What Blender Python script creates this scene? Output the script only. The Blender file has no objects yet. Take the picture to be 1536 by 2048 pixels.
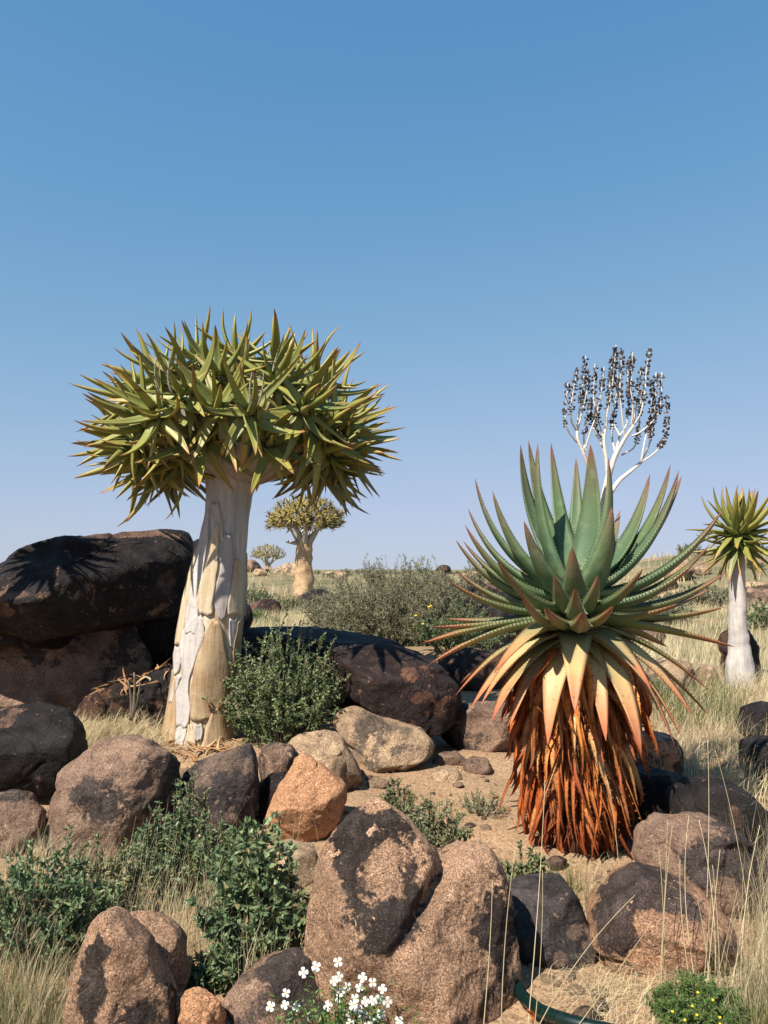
import bpy, bmesh, math, random
import numpy as np
from mathutils import Vector, Matrix, noise

random.seed(11)
RNG = np.random.default_rng(11)
scene = bpy.context.scene
COL = scene.collection

# ------------------------------------------------------------------ camera
FPX, CAMH, HOR = 1547.0, 1.6, 1139.0
PITCH = math.atan((HOR - 1024.0) / FPX)
cam_d = bpy.data.cameras.new('camera')
cam = bpy.data.objects.new('camera', cam_d)
COL.objects.link(cam)
cam.location = (0, 0, CAMH)
cam.rotation_euler = (math.pi / 2 + PITCH, 0, 0)
cam_d.sensor_fit = 'VERTICAL'
cam_d.sensor_height = 36.0
cam_d.lens = FPX / 2048 * 36.0
cam_d.clip_start, cam_d.clip_end = 0.05, 20000
scene.camera = cam

# ------------------------------------------------------------------ sky and sun
SUN_AZ, SUN_EL = math.radians(-140), math.radians(50)      # azimuth from +Y, clockwise
sun_dir = Vector((math.sin(SUN_AZ) * math.cos(SUN_EL), math.cos(SUN_AZ) * math.cos(SUN_EL), math.sin(SUN_EL)))
world = bpy.data.worlds.new('World')
scene.world = world
world.use_nodes = True
wn = world.node_tree
wn.nodes.clear()
sky = wn.nodes.new('ShaderNodeTexSky')
sky.sky_type = 'NISHITA'
sky.sun_disc = False
sky.sun_elevation = SUN_EL
sky.sun_rotation = SUN_AZ
sky.altitude = 0
sky.air_density = 1.0
sky.dust_density = 0.0
sky.ozone_density = 6.0
bg = wn.nodes.new('ShaderNodeBackground')
bg.inputs['Strength'].default_value = 0.052
wo = wn.nodes.new('ShaderNodeOutputWorld')
# one tone curve for the whole sky, as the camera's film response
sp_, cb_ = wn.nodes.new('ShaderNodeSeparateColor'), wn.nodes.new('ShaderNodeCombineColor')
wn.links.new(sky.outputs[0], sp_.inputs[0])
for i_, (g_, a_, b_) in enumerate(((1.6, 5.85, 2.47), (1.2, 7.05, 2.03), (0.315, 4.03, 0.0))):   # a x^g / (x^g + b)
    pw_, mu_, ad_, dv_ = (wn.nodes.new('ShaderNodeMath') for _ in range(4))
    pw_.operation, mu_.operation, ad_.operation, dv_.operation = 'POWER', 'MULTIPLY', 'ADD', 'DIVIDE'
    pw_.inputs[1].default_value, mu_.inputs[1].default_value, ad_.inputs[1].default_value = g_, a_, b_
    dv_.inputs[1].default_value = 1.0
    wn.links.new(sp_.outputs[i_], pw_.inputs[0])
    wn.links.new(pw_.outputs[0], mu_.inputs[0])
    wn.links.new(pw_.outputs[0], ad_.inputs[0])
    wn.links.new(mu_.outputs[0], dv_.inputs[0])
    if b_:
        wn.links.new(ad_.outputs[0], dv_.inputs[1])
    wn.links.new(dv_.outputs[0], cb_.inputs[i_])
wn.links.new(cb_.outputs[0], bg.inputs[0])
wn.links.new(bg.outputs[0], wo.inputs[0])
sl = bpy.data.lights.new('sun', 'SUN')
sl.energy = 4.9
sl.angle = math.radians(0.55)
sl.color = (1.0, 0.93, 0.82)
sun = bpy.data.objects.new('sun', sl)
COL.objects.link(sun)
sun.rotation_euler = sun_dir.to_track_quat('Z', 'Y').to_euler()
scene.view_settings.view_transform = 'Standard'
scene.view_settings.look = 'None'
scene.view_settings.exposure = 0.95
scene.view_settings.gamma = 1.0

# ------------------------------------------------------------------ helpers
CP, SP = math.cos(PITCH), math.sin(PITCH)


def P(px, py, Y):
    """world point seen at photograph position (px, py), Y metres in front of the camera"""
    u, v = (px - 768.0) / FPX, (1024.0 - py) / FPX
    dy, dz = CP - v * SP, v * CP + SP
    return Vector((u * Y / dy, Y, CAMH + dz * Y / dy))


def nrm(a):
    a = np.asarray(a, float)
    return a / np.maximum(np.linalg.norm(a, axis=-1, keepdims=True), 1e-9)


class MB:
    """collects vertices and faces, builds ONE mesh object"""
    def __init__(self):
        self.v, self.f, self.n, self.at = [], [], 0, {}

    def add(self, V, F, **attrs):
        V = np.asarray(V, float).reshape(-1, 3)
        Fs = F if isinstance(F, list) else [F]
        self.v.append(V)
        for q in Fs:
            q = np.asarray(q, int)
            if q.size:
                self.f.append(q + self.n)
        for k, a in attrs.items():
            self.at.setdefault(k, []).append((self.n, np.broadcast_to(np.asarray(a, float), (len(V),))))
        self.n += len(V)

    def mesh(self, name, mat=None, smooth=True):
        me = bpy.data.meshes.new(name)
        V = np.concatenate(self.v)
        me.vertices.add(len(V))
        me.vertices.foreach_set('co', V.ravel())
        loops = np.concatenate([q.ravel() for q in self.f])
        tot = np.concatenate([np.full(len(q), q.shape[1]) for q in self.f])
        me.loops.add(len(loops))
        me.loops.foreach_set('vertex_index', loops.astype(np.int32))
        me.polygons.add(len(tot))
        me.polygons.foreach_set('loop_start', np.concatenate([[0], np.cumsum(tot)[:-1]]).astype(np.int32))
        me.update(calc_edges=True)
        me.polygons.foreach_set('use_smooth', np.full(len(tot), smooth))
        for k, lst in self.at.items():
            arr = np.zeros(len(V))
            for s, a in lst:
                arr[s:s + len(a)] = a
            me.attributes.new(k, 'FLOAT', 'POINT').data.foreach_set('value', arr)
        if mat:
            me.materials.append(mat)
        return me

    def build(self, name, mat, parent=None, smooth=True, loc=None):
        """vertices are in world space; the object's origin goes to loc (or its parent's frame)"""
        off = Vector(loc) if loc is not None else (parent_loc(parent) if parent else Vector((0, 0, 0)))
        self.v = [v - np.array(off) for v in self.v]
        o = bpy.data.objects.new(name, self.mesh(name, mat, smooth))
        COL.objects.link(o)
        if parent:
            o.parent = parent
        else:
            o.location = off
        return o


def parent_loc(o):
    l = Vector((0, 0, 0))
    while o:
        l += o.location
        o = o.parent
    return l


def tag(o, label=None, cat=None, group=None, kind=None):
    if label:
        o['label'] = label
    if cat:
        o['category'] = cat
    if group:
        o['group'] = group
    if kind:
        o['kind'] = kind
    return o


def empty(name, loc, label, cat, group=None):
    o = bpy.data.objects.new(name, None)
    o.empty_display_size = 0.1
    COL.objects.link(o)
    o.location = loc
    return tag(o, label, cat, group)


def inst(name, me, parent=None, mat=None, loc=None):
    o = bpy.data.objects.new(name, me)
    COL.objects.link(o)
    if parent:
        o.parent = parent
    if mat is not None:
        o.matrix_local = mat
    if loc is not None:
        o.location = loc
    return o


def tube(path, rad, n=8, cap=True):
    path = np.asarray(path, float)
    m = len(path)
    rad = np.broadcast_to(np.asarray(rad, float), (m,))
    T = nrm(np.gradient(path, axis=0))
    ref = np.array([0, 0, 1.0]) if abs(T[0][2]) < 0.9 else np.array([1.0, 0, 0])
    A = nrm(np.cross(T, ref))
    for i in range(1, m):
        a = A[i - 1] - T[i] * np.dot(A[i - 1], T[i])
        A[i] = nrm(a)
    B = np.cross(T, A)
    th = np.linspace(0, 2 * np.pi, n, endpoint=False)
    V = (path[:, None] + rad[:, None, None] * (np.cos(th)[None, :, None] * A[:, None] + np.sin(th)[None, :, None] * B[:, None])).reshape(-1, 3)
    i, j = np.meshgrid(np.arange(m - 1), np.arange(n), indexing='ij')
    a = (i * n + j).ravel()
    b = (i * n + (j + 1) % n).ravel()
    F = [np.stack([a, b, b + n, a + n], 1)]
    if cap:
        V = np.concatenate([V, path[:1], path[-1:]])
        k = np.arange(n)
        F.append(np.stack([np.full(n, m * n), (k + 1) % n, k], 1))
        F.append(np.stack([np.full(n, m * n + 1), (m - 1) * n + k, (m - 1) * n + (k + 1) % n], 1))
    return V, F


def bez(a, c, b, n):
    t = np.linspace(0, 1, n)[:, None]
    return (1 - t) ** 2 * np.asarray(a) + 2 * t * (1 - t) * np.asarray(c) + t * t * np.asarray(b)


# ------------------------------------------------------------------ materials
class NT:
    def __init__(self, name, rough=0.8, spec=0.3):
        self.m = bpy.data.materials.new(name)
        self.m.use_nodes = True
        self.t = self.m.node_tree
        self.t.nodes.clear()
        self.out = self.n('ShaderNodeOutputMaterial')
        self.b = self.n('ShaderNodeBsdfPrincipled')
        self.b.inputs['Roughness'].default_value = rough
        self.b.inputs['Specular IOR Level'].default_value = spec
        self.l(self.b.outputs[0], self.out.inputs[0])

    def n(self, typ, **kw):
        x = self.t.nodes.new(typ)
        for k, v in kw.items():
            setattr(x, k, v)
        return x

    def l(self, a, b):
        self.t.links.new(a, b)

    def coords(self, rnd=True):
        tc = self.n('ShaderNodeTexCoord')
        if not rnd:
            return tc.outputs['Object']
        oi = self.n('ShaderNodeObjectInfo')
        mul = self.n('ShaderNodeMath', operation='MULTIPLY')
        mul.inputs[1].default_value = 37.0
        self.l(oi.outputs['Random'], mul.inputs[0])
        ad = self.n('ShaderNodeVectorMath', operation='ADD')
        self.l(tc.outputs['Object'], ad.inputs[0])
        self.l(mul.outputs[0], ad.inputs[1])
        return ad.outputs[0]

    def noise(self, co, scale, detail=4, rough=0.55, dist=0.0):
        x = self.n('ShaderNodeTexNoise')
        x.inputs['Scale'].default_value = scale
        x.inputs['Detail'].default_value = detail
        x.inputs['Roughness'].default_value = rough
        x.inputs['Distortion'].default_value = dist
        if co is not None:
            self.l(co, x.inputs['Vector'])
        return x.outputs['Fac']

    def voro(self, co, scale, feature='F1', out='Distance'):
        x = self.n('ShaderNodeTexVoronoi', feature=feature)
        x.inputs['Scale'].default_value = scale
        if co is not None:
            self.l(co, x.inputs['Vector'])
        return x.outputs[out]

    def ramp(self, fac, stops):
        x = self.n('ShaderNodeValToRGB')
        el = x.color_ramp.elements
        while len(el) < len(stops):
            el.new(0.5)
        for e, (p, c) in zip(el, stops):
            e.position = p
            e.color = (*c, 1) if len(c) == 3 else c
        self.l(fac, x.inputs[0])
        return x.outputs[0]

    def step(self, fac, a, b):
        x = self.n('ShaderNodeMapRange')
        x.inputs['From Min'].default_value = a
        x.inputs['From Max'].default_value = b
        self.l(fac, x.inputs['Value'])
        return x.outputs[0]

    def mix(self, fac, a, b, mode='MIX'):
        x = self.n('ShaderNodeMix', data_type='RGBA', blend_type=mode)
        for s, v in ((x.inputs[0], fac), (x.inputs[6], a), (x.inputs[7], b)):
            if isinstance(v, (int, float)):
                s.default_value = v
            elif isinstance(v, tuple):
                s.default_value = (*v, 1)
            else:
                self.l(v, s)
        return x.outputs[2]

    def math(self, op, a, b=0.0):
        x = self.n('ShaderNodeMath', operation=op)
        for s, v in ((x.inputs[0], a), (x.inputs[1], b)):
            if isinstance(v, (int, float)):
                s.default_value = v
            else:
                self.l(v, s)
        return x.outputs[0]

    def attr(self, name):
        x = self.n('ShaderNodeAttribute')
        x.attribute_name = name
        return x.outputs['Fac']

    def rand(self):
        return self.n('ShaderNodeObjectInfo').outputs['Random']

    def objcol(self):
        s = self.n('ShaderNodeSeparateColor')
        self.l(self.n('ShaderNodeObjectInfo').outputs['Color'], s.inputs[0])
        return s.outputs

    def bump(self, h, strength, dist, prev=None):
        x = self.n('ShaderNodeBump')
        x.inputs['Strength'].default_value = strength
        x.inputs['Distance'].default_value = dist
        self.l(h, x.inputs['Height'])
        if prev is not None:
            self.l(prev, x.inputs['Normal'])
        return x.outputs[0]

    def done(self, color, normal=None, sat=1.0):
        if sat != 1.0:
            hs = self.n('ShaderNodeHueSaturation')
            hs.inputs['Saturation'].default_value = sat
            self.l(color, hs.inputs['Color'])
            color = hs.outputs[0]
        if isinstance(color, tuple):
            self.b.inputs['Base Color'].default_value = (*color, 1)
        else:
            gm = self.n('ShaderNodeGamma')
            gm.inputs[1].default_value = 1.27
            self.l(color, gm.inputs[0])
            self.l(gm.outputs[0], self.b.inputs['Base Color'])
        if normal is not None:
            self.l(normal, self.b.inputs['Normal'])
        return self.m

    def translucent(self, color, amt):
        tr = self.n('ShaderNodeBsdfTranslucent')
        if isinstance(color, tuple):
            tr.inputs[0].default_value = (*color, 1)
        else:
            gm = self.n('ShaderNodeGamma')
            gm.inputs[1].default_value = 1.27
            self.l(color, gm.inputs[0])
            self.l(gm.outputs[0], tr.inputs[0])
        ms = self.n('ShaderNodeMixShader')
        ms.inputs[0].default_value = amt
        self.l(self.b.outputs[0], ms.inputs[1])
        self.l(tr.outputs[0], ms.inputs[2])
        self.l(ms.outputs[0], self.out.inputs[0])


def rock_mat(name, bare, bare2, varnish, amount, scale=2.2, grain=0.5, gloss=0.85, stain=0.5, sat=0.86):
    """granite grain, covered in places by dark desert varnish with ragged edges"""
    k = NT(name, gloss, 0.18)
    co = k.coords()
    wig = k.n('ShaderNodeTexNoise')
    wig.inputs['Scale'].default_value = 7.0
    wig.inputs['Detail'].default_value = 6
    k.l(co, wig.inputs['Vector'])
    wv = k.n('ShaderNodeVectorMath', operation='MULTIPLY_ADD')
    k.l(wig.outputs['Color'], wv.inputs[0])
    wv.inputs[1].default_value = (0.16, 0.16, 0.16)
    k.l(co, wv.inputs[2])
    cw = wv.outputs[0]
    big = k.noise(cw, scale, 3, 0.5)
    big2 = k.noise(cw, scale * 0.6, 4, 0.55, 0.4)
    mid = k.noise(co, scale * 4.0, 8, 0.65, 0.3)
    fine = k.noise(co, 48, 6, 0.72)
    gv = k.n('ShaderNodeSeparateColor')
    k.l(k.voro(co, 250, 'F1', 'Color'), gv.inputs[0])
    g = k.ramp(gv.outputs[0], [(0.0, (1 - grain * 0.8,) * 3), (0.3, (1 - grain * 0.25,) * 3), (0.65, (1, 1, 1)), (1.0, (1 + grain * 0.75,) * 3)])
    gw = k.ramp(gv.outputs[0], [(0.0, (1 - grain * 0.45,) * 3), (0.6, (1, 1, 1)), (1.0, (1 + grain * 0.9,) * 3)])
    base = k.mix(k.step(mid, 0.36, 0.62), bare, bare2)
    # brown stain, softer than the varnish
    base = k.mix(k.math('MULTIPLY', k.step(big2, 0.46, 0.58), stain), base, tuple(0.45 * c + 0.55 * v for c, v in zip(bare2, varnish)))
    base = k.mix(1.0, base, g, 'MULTIPLY')
    msk = k.math('ADD', k.math('MULTIPLY', big, 0.58), k.math('ADD', k.math('MULTIPLY', mid, 0.34), k.math('MULTIPLY', fine, 0.15)))
    msk = k.math('ADD', msk, k.math('MULTIPLY', k.attr('stain'), 0.105))  # varnish patches, plus shade painted on a few right sides
    t = 0.535 + (0.5 - amount) * 0.36
    v2 = tuple(min(1, c * 2.3 + 0.012) for c in varnish)
    vcol = k.mix(k.step(mid, 0.42, 0.66), varnish, v2)
    vcol = k.mix(1.0, vcol, gw, 'MULTIPLY')
    col = k.mix(k.math('MULTIPLY', k.step(msk, t - 0.010, t + 0.018), 0.95), base, vcol)
    chip = k.step(k.noise(co, 11, 5, 0.7, 0.5), 0.635, 0.65)
    col = k.mix(k.math('MULTIPLY', chip, 0.8), col, k.mix(1.0, tuple(min(1, c * 1.15) for c in bare), g, 'MULTIPLY'))
    lich = k.step(k.noise(co, 55, 2, 0.5), 0.72, 0.75)
    col = k.mix(k.math('MULTIPLY', lich, 0.45), col, (0.42, 0.36, 0.30))
    crack = k.step(k.voro(cw, scale * 1.3, 'DISTANCE_TO_EDGE'), 0.0, 0.022)
    crk = k.math('MAXIMUM', crack, k.step(big2, 0.47, 0.53))
    nb = k.bump(mid, 0.8, 0.07)
    nb = k.bump(crk, 0.5, 0.015, nb)
    nb = k.bump(fine, 0.75, 0.016, nb)
    nb = k.bump(gv.outputs[1], 0.35, 0.003, nb)
    return k.done(col, nb, sat)


M = {}
M['rock_dark'] = rock_mat('rock_dark', (0.25, 0.145, 0.092), (0.11, 0.068, 0.052), (0.019, 0.0155, 0.015), 0.74, 1.5, 0.5, 0.7)
M['rock_umber'] = rock_mat('rock_umber', (0.26, 0.13, 0.072), (0.12, 0.066, 0.046), (0.030, 0.019, 0.017), 0.55, 2.2, 0.5, 0.75)
M['rock_brown'] = rock_mat('rock_brown', (0.36, 0.235, 0.16), (0.25, 0.16, 0.115), (0.050, 0.038, 0.034), 0.40, 2.0, 0.65)
M['rock_mixed'] = rock_mat('rock_mixed', (0.58, 0.365, 0.225), (0.45, 0.275, 0.165), (0.036, 0.027, 0.024), 0.36, 3.2, 0.7, stain=0.5)
M['rock_warm'] = rock_mat('rock_warm', (0.54, 0.31, 0.17), (0.34, 0.20, 0.125), (0.055, 0.040, 0.036), 0.42, 2.2, 0.75)
M['rock_orange'] = rock_mat('rock_orange', (0.64, 0.37, 0.205), (0.54, 0.30, 0.165), (0.16, 0.08, 0.05), 0.14, 3.0, 0.6, stain=0.2, sat=0.92)
M['rock_tan'] = rock_mat('rock_tan', (0.56, 0.40, 0.245), (0.39, 0.265, 0.165), (0.10, 0.075, 0.058), 0.32, 3.2, 0.6)
M['rock_grey'] = rock_mat('rock_grey', (0.26, 0.18, 0.135), (0.17, 0.12, 0.095), (0.048, 0.040, 0.038), 0.62, 2.4, 0.5)


def ground_mat():
    k = NT('sandy_ground', 0.95, 0.1)
    tc = k.n('ShaderNodeTexCoord')
    co = tc.outputs['Object']
    big = k.noise(co, 0.9, 6, 0.6)
    far = k.noise(co, 0.12, 8, 0.65)
    fine = k.noise(co, 55, 5, 0.7)
    peb = k.voro(co, 85, 'F1', 'Color')
    ps = k.n('ShaderNodeSeparateColor')
    k.l(peb, ps.inputs[0])
    c = k.mix(k.step(big, 0.3, 0.7), (0.43, 0.285, 0.16), (0.35, 0.23, 0.135))
    c = k.mix(1.0, c, k.ramp(ps.outputs[0], [(0, (0.72, 0.7, 0.68)), (0.5, (1, 1, 1)), (1, (1.18, 1.18, 1.15))]), 'MULTIPLY')
    c = k.mix(k.math('MULTIPLY', k.step(fine, 0.58, 0.72), 0.5), c, (0.20, 0.13, 0.085))
    # beyond the mound: straw-coloured veld with greener patches
    sep = k.n('ShaderNodeSeparateXYZ')
    k.l(co, sep.inputs[0])
    veld = k.mix(k.step(far, 0.42, 0.6), (0.36, 0.29, 0.17), (0.20, 0.19, 0.10))
    veld = k.mix(k.math('MULTIPLY', k.step(k.noise(co, 0.5, 8, 0.7), 0.5, 0.62), 0.7), veld, (0.11, 0.12, 0.06))
    veld = k.mix(k.math('MULTIPLY', k.step(k.noise(co, 0.31, 4, 0.6), 0.56, 0.62), 0.8), veld, (0.34, 0.22, 0.14))
    col = k.mix(k.step(sep.outputs['Y'], 8.0, 11.0), c, veld)
    nb = k.bump(fine, 0.5, 0.015)
    nb = k.bump(ps.outputs[1], 0.35, 0.006, nb)
    nb = k.bump(k.noise(co, 9, 6, 0.65), 0.6, 0.05, nb)
    return k.done(col, nb, 0.84)


M['ground'] = ground_mat()


def aloe_leaf_mat():
    k = NT('aloe_leaf', 0.55, 0.35)
    t = k.attr('t')
    oc = k.objcol()
    co = k.coords()
    n1 = k.noise(co, 9, 5, 0.6)
    tt = k.math('ADD', t, k.math('MULTIPLY', k.math('SUBTRACT', n1, 0.5), 0.22))
    young = k.ramp(tt, [(0.0, (0.165, 0.225, 0.105)), (0.22, (0.095, 0.165, 0.088)), (0.6, (0.115, 0.170, 0.080)), (0.86, (0.165, 0.150, 0.078)), (0.97, (0.22, 0.085, 0.052))])
    mid = k.ramp(tt, [(0.0, (0.25, 0.29, 0.13)), (0.3, (0.15, 0.19, 0.08)), (0.68, (0.26, 0.24, 0.10)), (0.87, (0.40, 0.17, 0.075)), (1.0, (0.28, 0.085, 0.045))])
    old = k.ramp(tt, [(0.0, (0.29, 0.33, 0.15)), (0.36, (0.46, 0.41, 0.22)), (0.58, (0.58, 0.39, 0.21)), (0.8, (0.60, 0.29, 0.14)), (1.0, (0.45, 0.15, 0.075))])
    c = k.mix(k.step(oc[0], 0.0, 0.5), young, mid)
    c = k.mix(k.step(oc[0], 0.5, 1.0), c, old)
    v = k.noise(co, 4, 3, 0.5)
    c = k.mix(1.0, c, k.ramp(v, [(0.25, (0.8, 0.82, 0.85)), (0.75, (1.2, 1.17, 1.1))]), 'MULTIPLY')
    c = k.mix(k.math('MULTIPLY', k.step(k.noise(co, 38, 5, 0.65), 0.60, 0.68), 0.6), c, (0.13, 0.085, 0.05))
    c = k.mix(k.math('MULTIPLY', k.step(k.noise(co, 11, 6, 0.7, 0.6), 0.52, 0.72), 0.45), c, (0.34, 0.33, 0.24))
    # waxy bloom
    c = k.mix(0.05, c, (0.42, 0.48, 0.44))
    return k.done(c, k.bump(k.noise(co, 26, 4, 0.6), 0.15, 0.01))


M['aloe_leaf'] = aloe_leaf_mat()


def thorn_mat():
    k = NT('thorn', 0.5)
    oc = k.objcol()
    return k.done(k.mix(oc[0], (0.38, 0.37, 0.20), (0.18, 0.06, 0.03)))


M['thorn'] = thorn_mat()


def dead_leaf_mat():
    k = NT('dead_leaf', 0.6, 0.3)
    co = k.coords()
    r = k.rand()
    t = k.attr('t')
    c = k.ramp(r, [(0.0, (0.60, 0.24, 0.055)), (0.2, (0.66, 0.33, 0.11)), (0.4, (0.50, 0.15, 0.035)), (0.55, (0.66, 0.40, 0.17)), (0.75, (0.36, 0.09, 0.025)), (0.9, (0.62, 0.27, 0.08)), (1.0, (0.58, 0.44, 0.25))])
    dark = k.ramp(r, [(0.0, (0.30, 0.07, 0.022)), (0.3, (0.42, 0.15, 0.04)), (0.5, (0.17, 0.035, 0.016)), (0.7, (0.50, 0.24, 0.08)), (1.0, (0.24, 0.045, 0.02))])
    c = k.mix(k.step(k.objcol()[0], 0.50, 0.15), c, dark)
    c = k.mix(k.math('MULTIPLY', k.step(k.noise(co, 14, 5, 0.65), 0.48, 0.68), 0.75), c, (0.25, 0.07, 0.022))
    c = k.mix(k.math('MULTIPLY', k.step(t, 0.62, 1.0), 0.7), c, (0.15, 0.038, 0.018))
    return k.done(c, k.bump(k.noise(co, 40, 4, 0.6), 0.4, 0.01))


M['dead_leaf'] = dead_leaf_mat()
kk = NT('litter', 0.75, 0.2)
M['litter'] = kk.done(kk.ramp(kk.rand(), [(0.0, (0.40, 0.22, 0.11)), (0.3, (0.48, 0.36, 0.22)), (0.55, (0.27, 0.15, 0.085)), (0.8, (0.50, 0.27, 0.12)), (1.0, (0.42, 0.35, 0.25))]), kk.bump(kk.noise(kk.coords(), 40), 0.4, 0.01))


def quiver_leaf_mat():
    k = NT('quiver_leaf', 0.48, 0.4)
    co = k.coords()
    t = k.attr('t')
    r = k.rand()
    n1 = k.noise(co, 5, 4, 0.6)
    tt = k.math('ADD', t, k.math('MULTIPLY', k.math('SUBTRACT', n1, 0.5), 0.2))
    a = k.ramp(tt, [(0.0, (0.36, 0.37, 0.14)), (0.3, (0.29, 0.29, 0.085)), (0.75, (0.38, 0.335, 0.10)), (0.93, (0.42, 0.26, 0.09)), (1.0, (0.24, 0.075, 0.04))])
    b = k.ramp(tt, [(0.0, (0.24, 0.27, 0.11)), (0.4, (0.17, 0.195, 0.066)), (0.8, (0.25, 0.24, 0.075)), (1.0, (0.22, 0.09, 0.05))])
    c = k.mix(r, a, b)
    old = k.ramp(tt, [(0.0, (0.34, 0.34, 0.14)), (0.45, (0.46, 0.38, 0.13)), (0.8, (0.50, 0.28, 0.10)), (1.0, (0.38, 0.13, 0.06))])
    c = k.mix(k.objcol()[0], c, old)
    c = k.mix(k.math('MULTIPLY', k.step(k.noise(co, 30, 4, 0.6), 0.62, 0.7), 0.35), c, (0.13, 0.09, 0.04))
    return k.done(c, k.bump(n1, 0.2, 0.02))


M['quiver_leaf'] = quiver_leaf_mat()


def bark_mat(name, c1, c2, c3, streak=1.0, rough=0.65):
    k = NT(name, rough, 0.3)
    tc = k.n('ShaderNodeTexCoord')
    mp = k.n('ShaderNodeMapping')
    mp.inputs['Scale'].default_value = (1, 1, 0.09)
    k.l(tc.outputs['Object'], mp.inputs[0])
    s1 = k.noise(mp.outputs[0], 26, 5, 0.6, 0.4)
    mp2 = k.n('ShaderNodeMapping')
    mp2.inputs['Scale'].default_value = (0.25, 0.25, 1)
    k.l(tc.outputs['Object'], mp2.inputs[0])
    s2 = k.noise(mp2.outputs[0], 70, 4, 0.6)
    n = k.noise(tc.outputs['Object'], 5, 5, 0.6)
    c = k.mix(k.step(s1, 0.36, 0.62), c1, c2)
    c = k.mix(k.math('MULTIPLY', k.step(n, 0.45, 0.7), 0.7), c, c3)
    c = k.mix(k.math('MULTIPLY', k.step(s2, 0.55, 0.75), 0.45), c, tuple(x * 0.6 for x in c2))
    c = k.mix(k.math('MULTIPLY', k.step(k.noise(tc.outputs['Object'], 22, 6, 0.7), 0.6, 0.72), 0.4), c, tuple(x * 0.5 for x in c2))
    nb = k.bump(s1, 0.45 * streak, 0.015)
    nb = k.bump(s2, 0.3, 0.005, nb)
    return k.done(c, nb, 0.8)


M['bark_white'] = bark_mat('bark_white', (0.53, 0.485, 0.45), (0.42, 0.375, 0.35), (0.57, 0.515, 0.45))
M['bark_lilac'] = bark_mat('bark_lilac', (0.46, 0.405, 0.38), (0.36, 0.31, 0.295), (0.52, 0.46, 0.42))
M['bark_cream'] = bark_mat('bark_cream', (0.58, 0.48, 0.32), (0.46, 0.34, 0.19), (0.56, 0.48, 0.36))
M['bark_ochre'] = bark_mat('bark_ochre', (0.46, 0.31, 0.155), (0.34, 0.21, 0.095), (0.52, 0.41, 0.25))
M['bark_smooth'] = bark_mat('bark_smooth', (0.44, 0.41, 0.37), (0.36, 0.33, 0.29), (0.48, 0.43, 0.34), 0.6, 0.5)
M['bark_under'] = bark_mat('bark_under', (0.46, 0.35, 0.20), (0.36, 0.25, 0.13), (0.50, 0.42, 0.31))
M['bark_gold'] = bark_mat('bark_gold', (0.56, 0.36, 0.17), (0.42, 0.25, 0.12), (0.62, 0.46, 0.27))
M['stalk_white'] = bark_mat('stalk_white', (0.70, 0.65, 0.57), (0.56, 0.50, 0.42), (0.72, 0.66, 0.58), 0.4)


def plain(name, c1, c2, scale=12, rough=0.7, tr=0.0, attr=None, spec=0.3):
    k = NT(name, rough, spec)
    co = k.coords()
    f = k.attr(attr) if attr else k.step(k.noise(co, scale, 4, 0.6), 0.3, 0.7)
    c = k.mix(f, c1, c2)
    if attr and name.startswith('leaf'):
        c = k.mix(k.step(f, 0.93, 0.97), c, (0.34, 0.27, 0.12))
    m = k.done(c, None, 0.86 if name.startswith('leaf') else 1.0)
    if tr:
        k.translucent(c, tr)
    return m


M['seed_pod'] = plain('seed_pod', (0.055, 0.038, 0.032), (0.30, 0.235, 0.20), attr='rnd')
M['twig_grey'] = plain('twig_grey', (0.27, 0.225, 0.18), (0.17, 0.14, 0.11))
M['twig_pale'] = plain('twig_pale', (0.36, 0.33, 0.25), (0.24, 0.23, 0.17))
M['leaf_green'] = plain('leaf_green', (0.075, 0.14, 0.065), (0.23, 0.29, 0.12), rough=0.5, tr=0.18, attr='rnd')
M['leaf_bluegreen'] = plain('leaf_bluegreen', (0.080, 0.155, 0.075), (0.30, 0.36, 0.17), rough=0.45, tr=0.18, attr='rnd')
M['leaf_olive'] = plain('leaf_olive', (0.135, 0.165, 0.075), (0.34, 0.35, 0.175), rough=0.6, tr=0.15, attr='rnd')
M['leaf_grey'] = plain('leaf_grey', (0.175, 0.18, 0.105), (0.38, 0.37, 0.235), rough=0.7, tr=0.12, attr='rnd')
M['leaf_fresh'] = plain('leaf_fresh', (0.115, 0.175, 0.070), (0.36, 0.41, 0.19), rough=0.5, tr=0.2, attr='rnd')
M['leaf_bright'] = plain('leaf_bright', (0.09, 0.19, 0.05), (0.24, 0.35, 0.09), rough=0.5, tr=0.25, attr='rnd')
M['straw'] = plain('straw', (0.50, 0.42, 0.26), (0.70, 0.62, 0.44), rough=0.7, tr=0.2, attr='rnd')
M['straw_grey'] = plain('straw_grey', (0.38, 0.32, 0.21), (0.60, 0.52, 0.36), rough=0.75, tr=0.15, attr='rnd')
M['grass_green'] = plain('grass_green', (0.10, 0.14, 0.05), (0.27, 0.27, 0.12), rough=0.6, tr=0.25, attr='rnd')
M['petal'] = plain('petal', (0.74, 0.74, 0.71), (0.66, 0.66, 0.63), rough=0.6, tr=0.25)
M['yellow'] = plain('yellow', (0.72, 0.55, 0.05), (0.60, 0.42, 0.05), rough=0.6)
M['pipe_green'] = plain('pipe_green', (0.004, 0.026, 0.022), (0.006, 0.036, 0.03), rough=0.35, spec=0.5)
M['stem_dark'] = plain('stem_dark', (0.05, 0.022, 0.012), (0.10, 0.045, 0.02))
M['gravel'] = plain('gravel', (0.20, 0.13, 0.085), (0.44, 0.32, 0.21), attr='rnd', rough=0.9)
M['crown_far'] = plain('crown_far', (0.20, 0.165, 0.045), (0.40, 0.32, 0.10), attr='rnd', rough=0.6)

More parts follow.
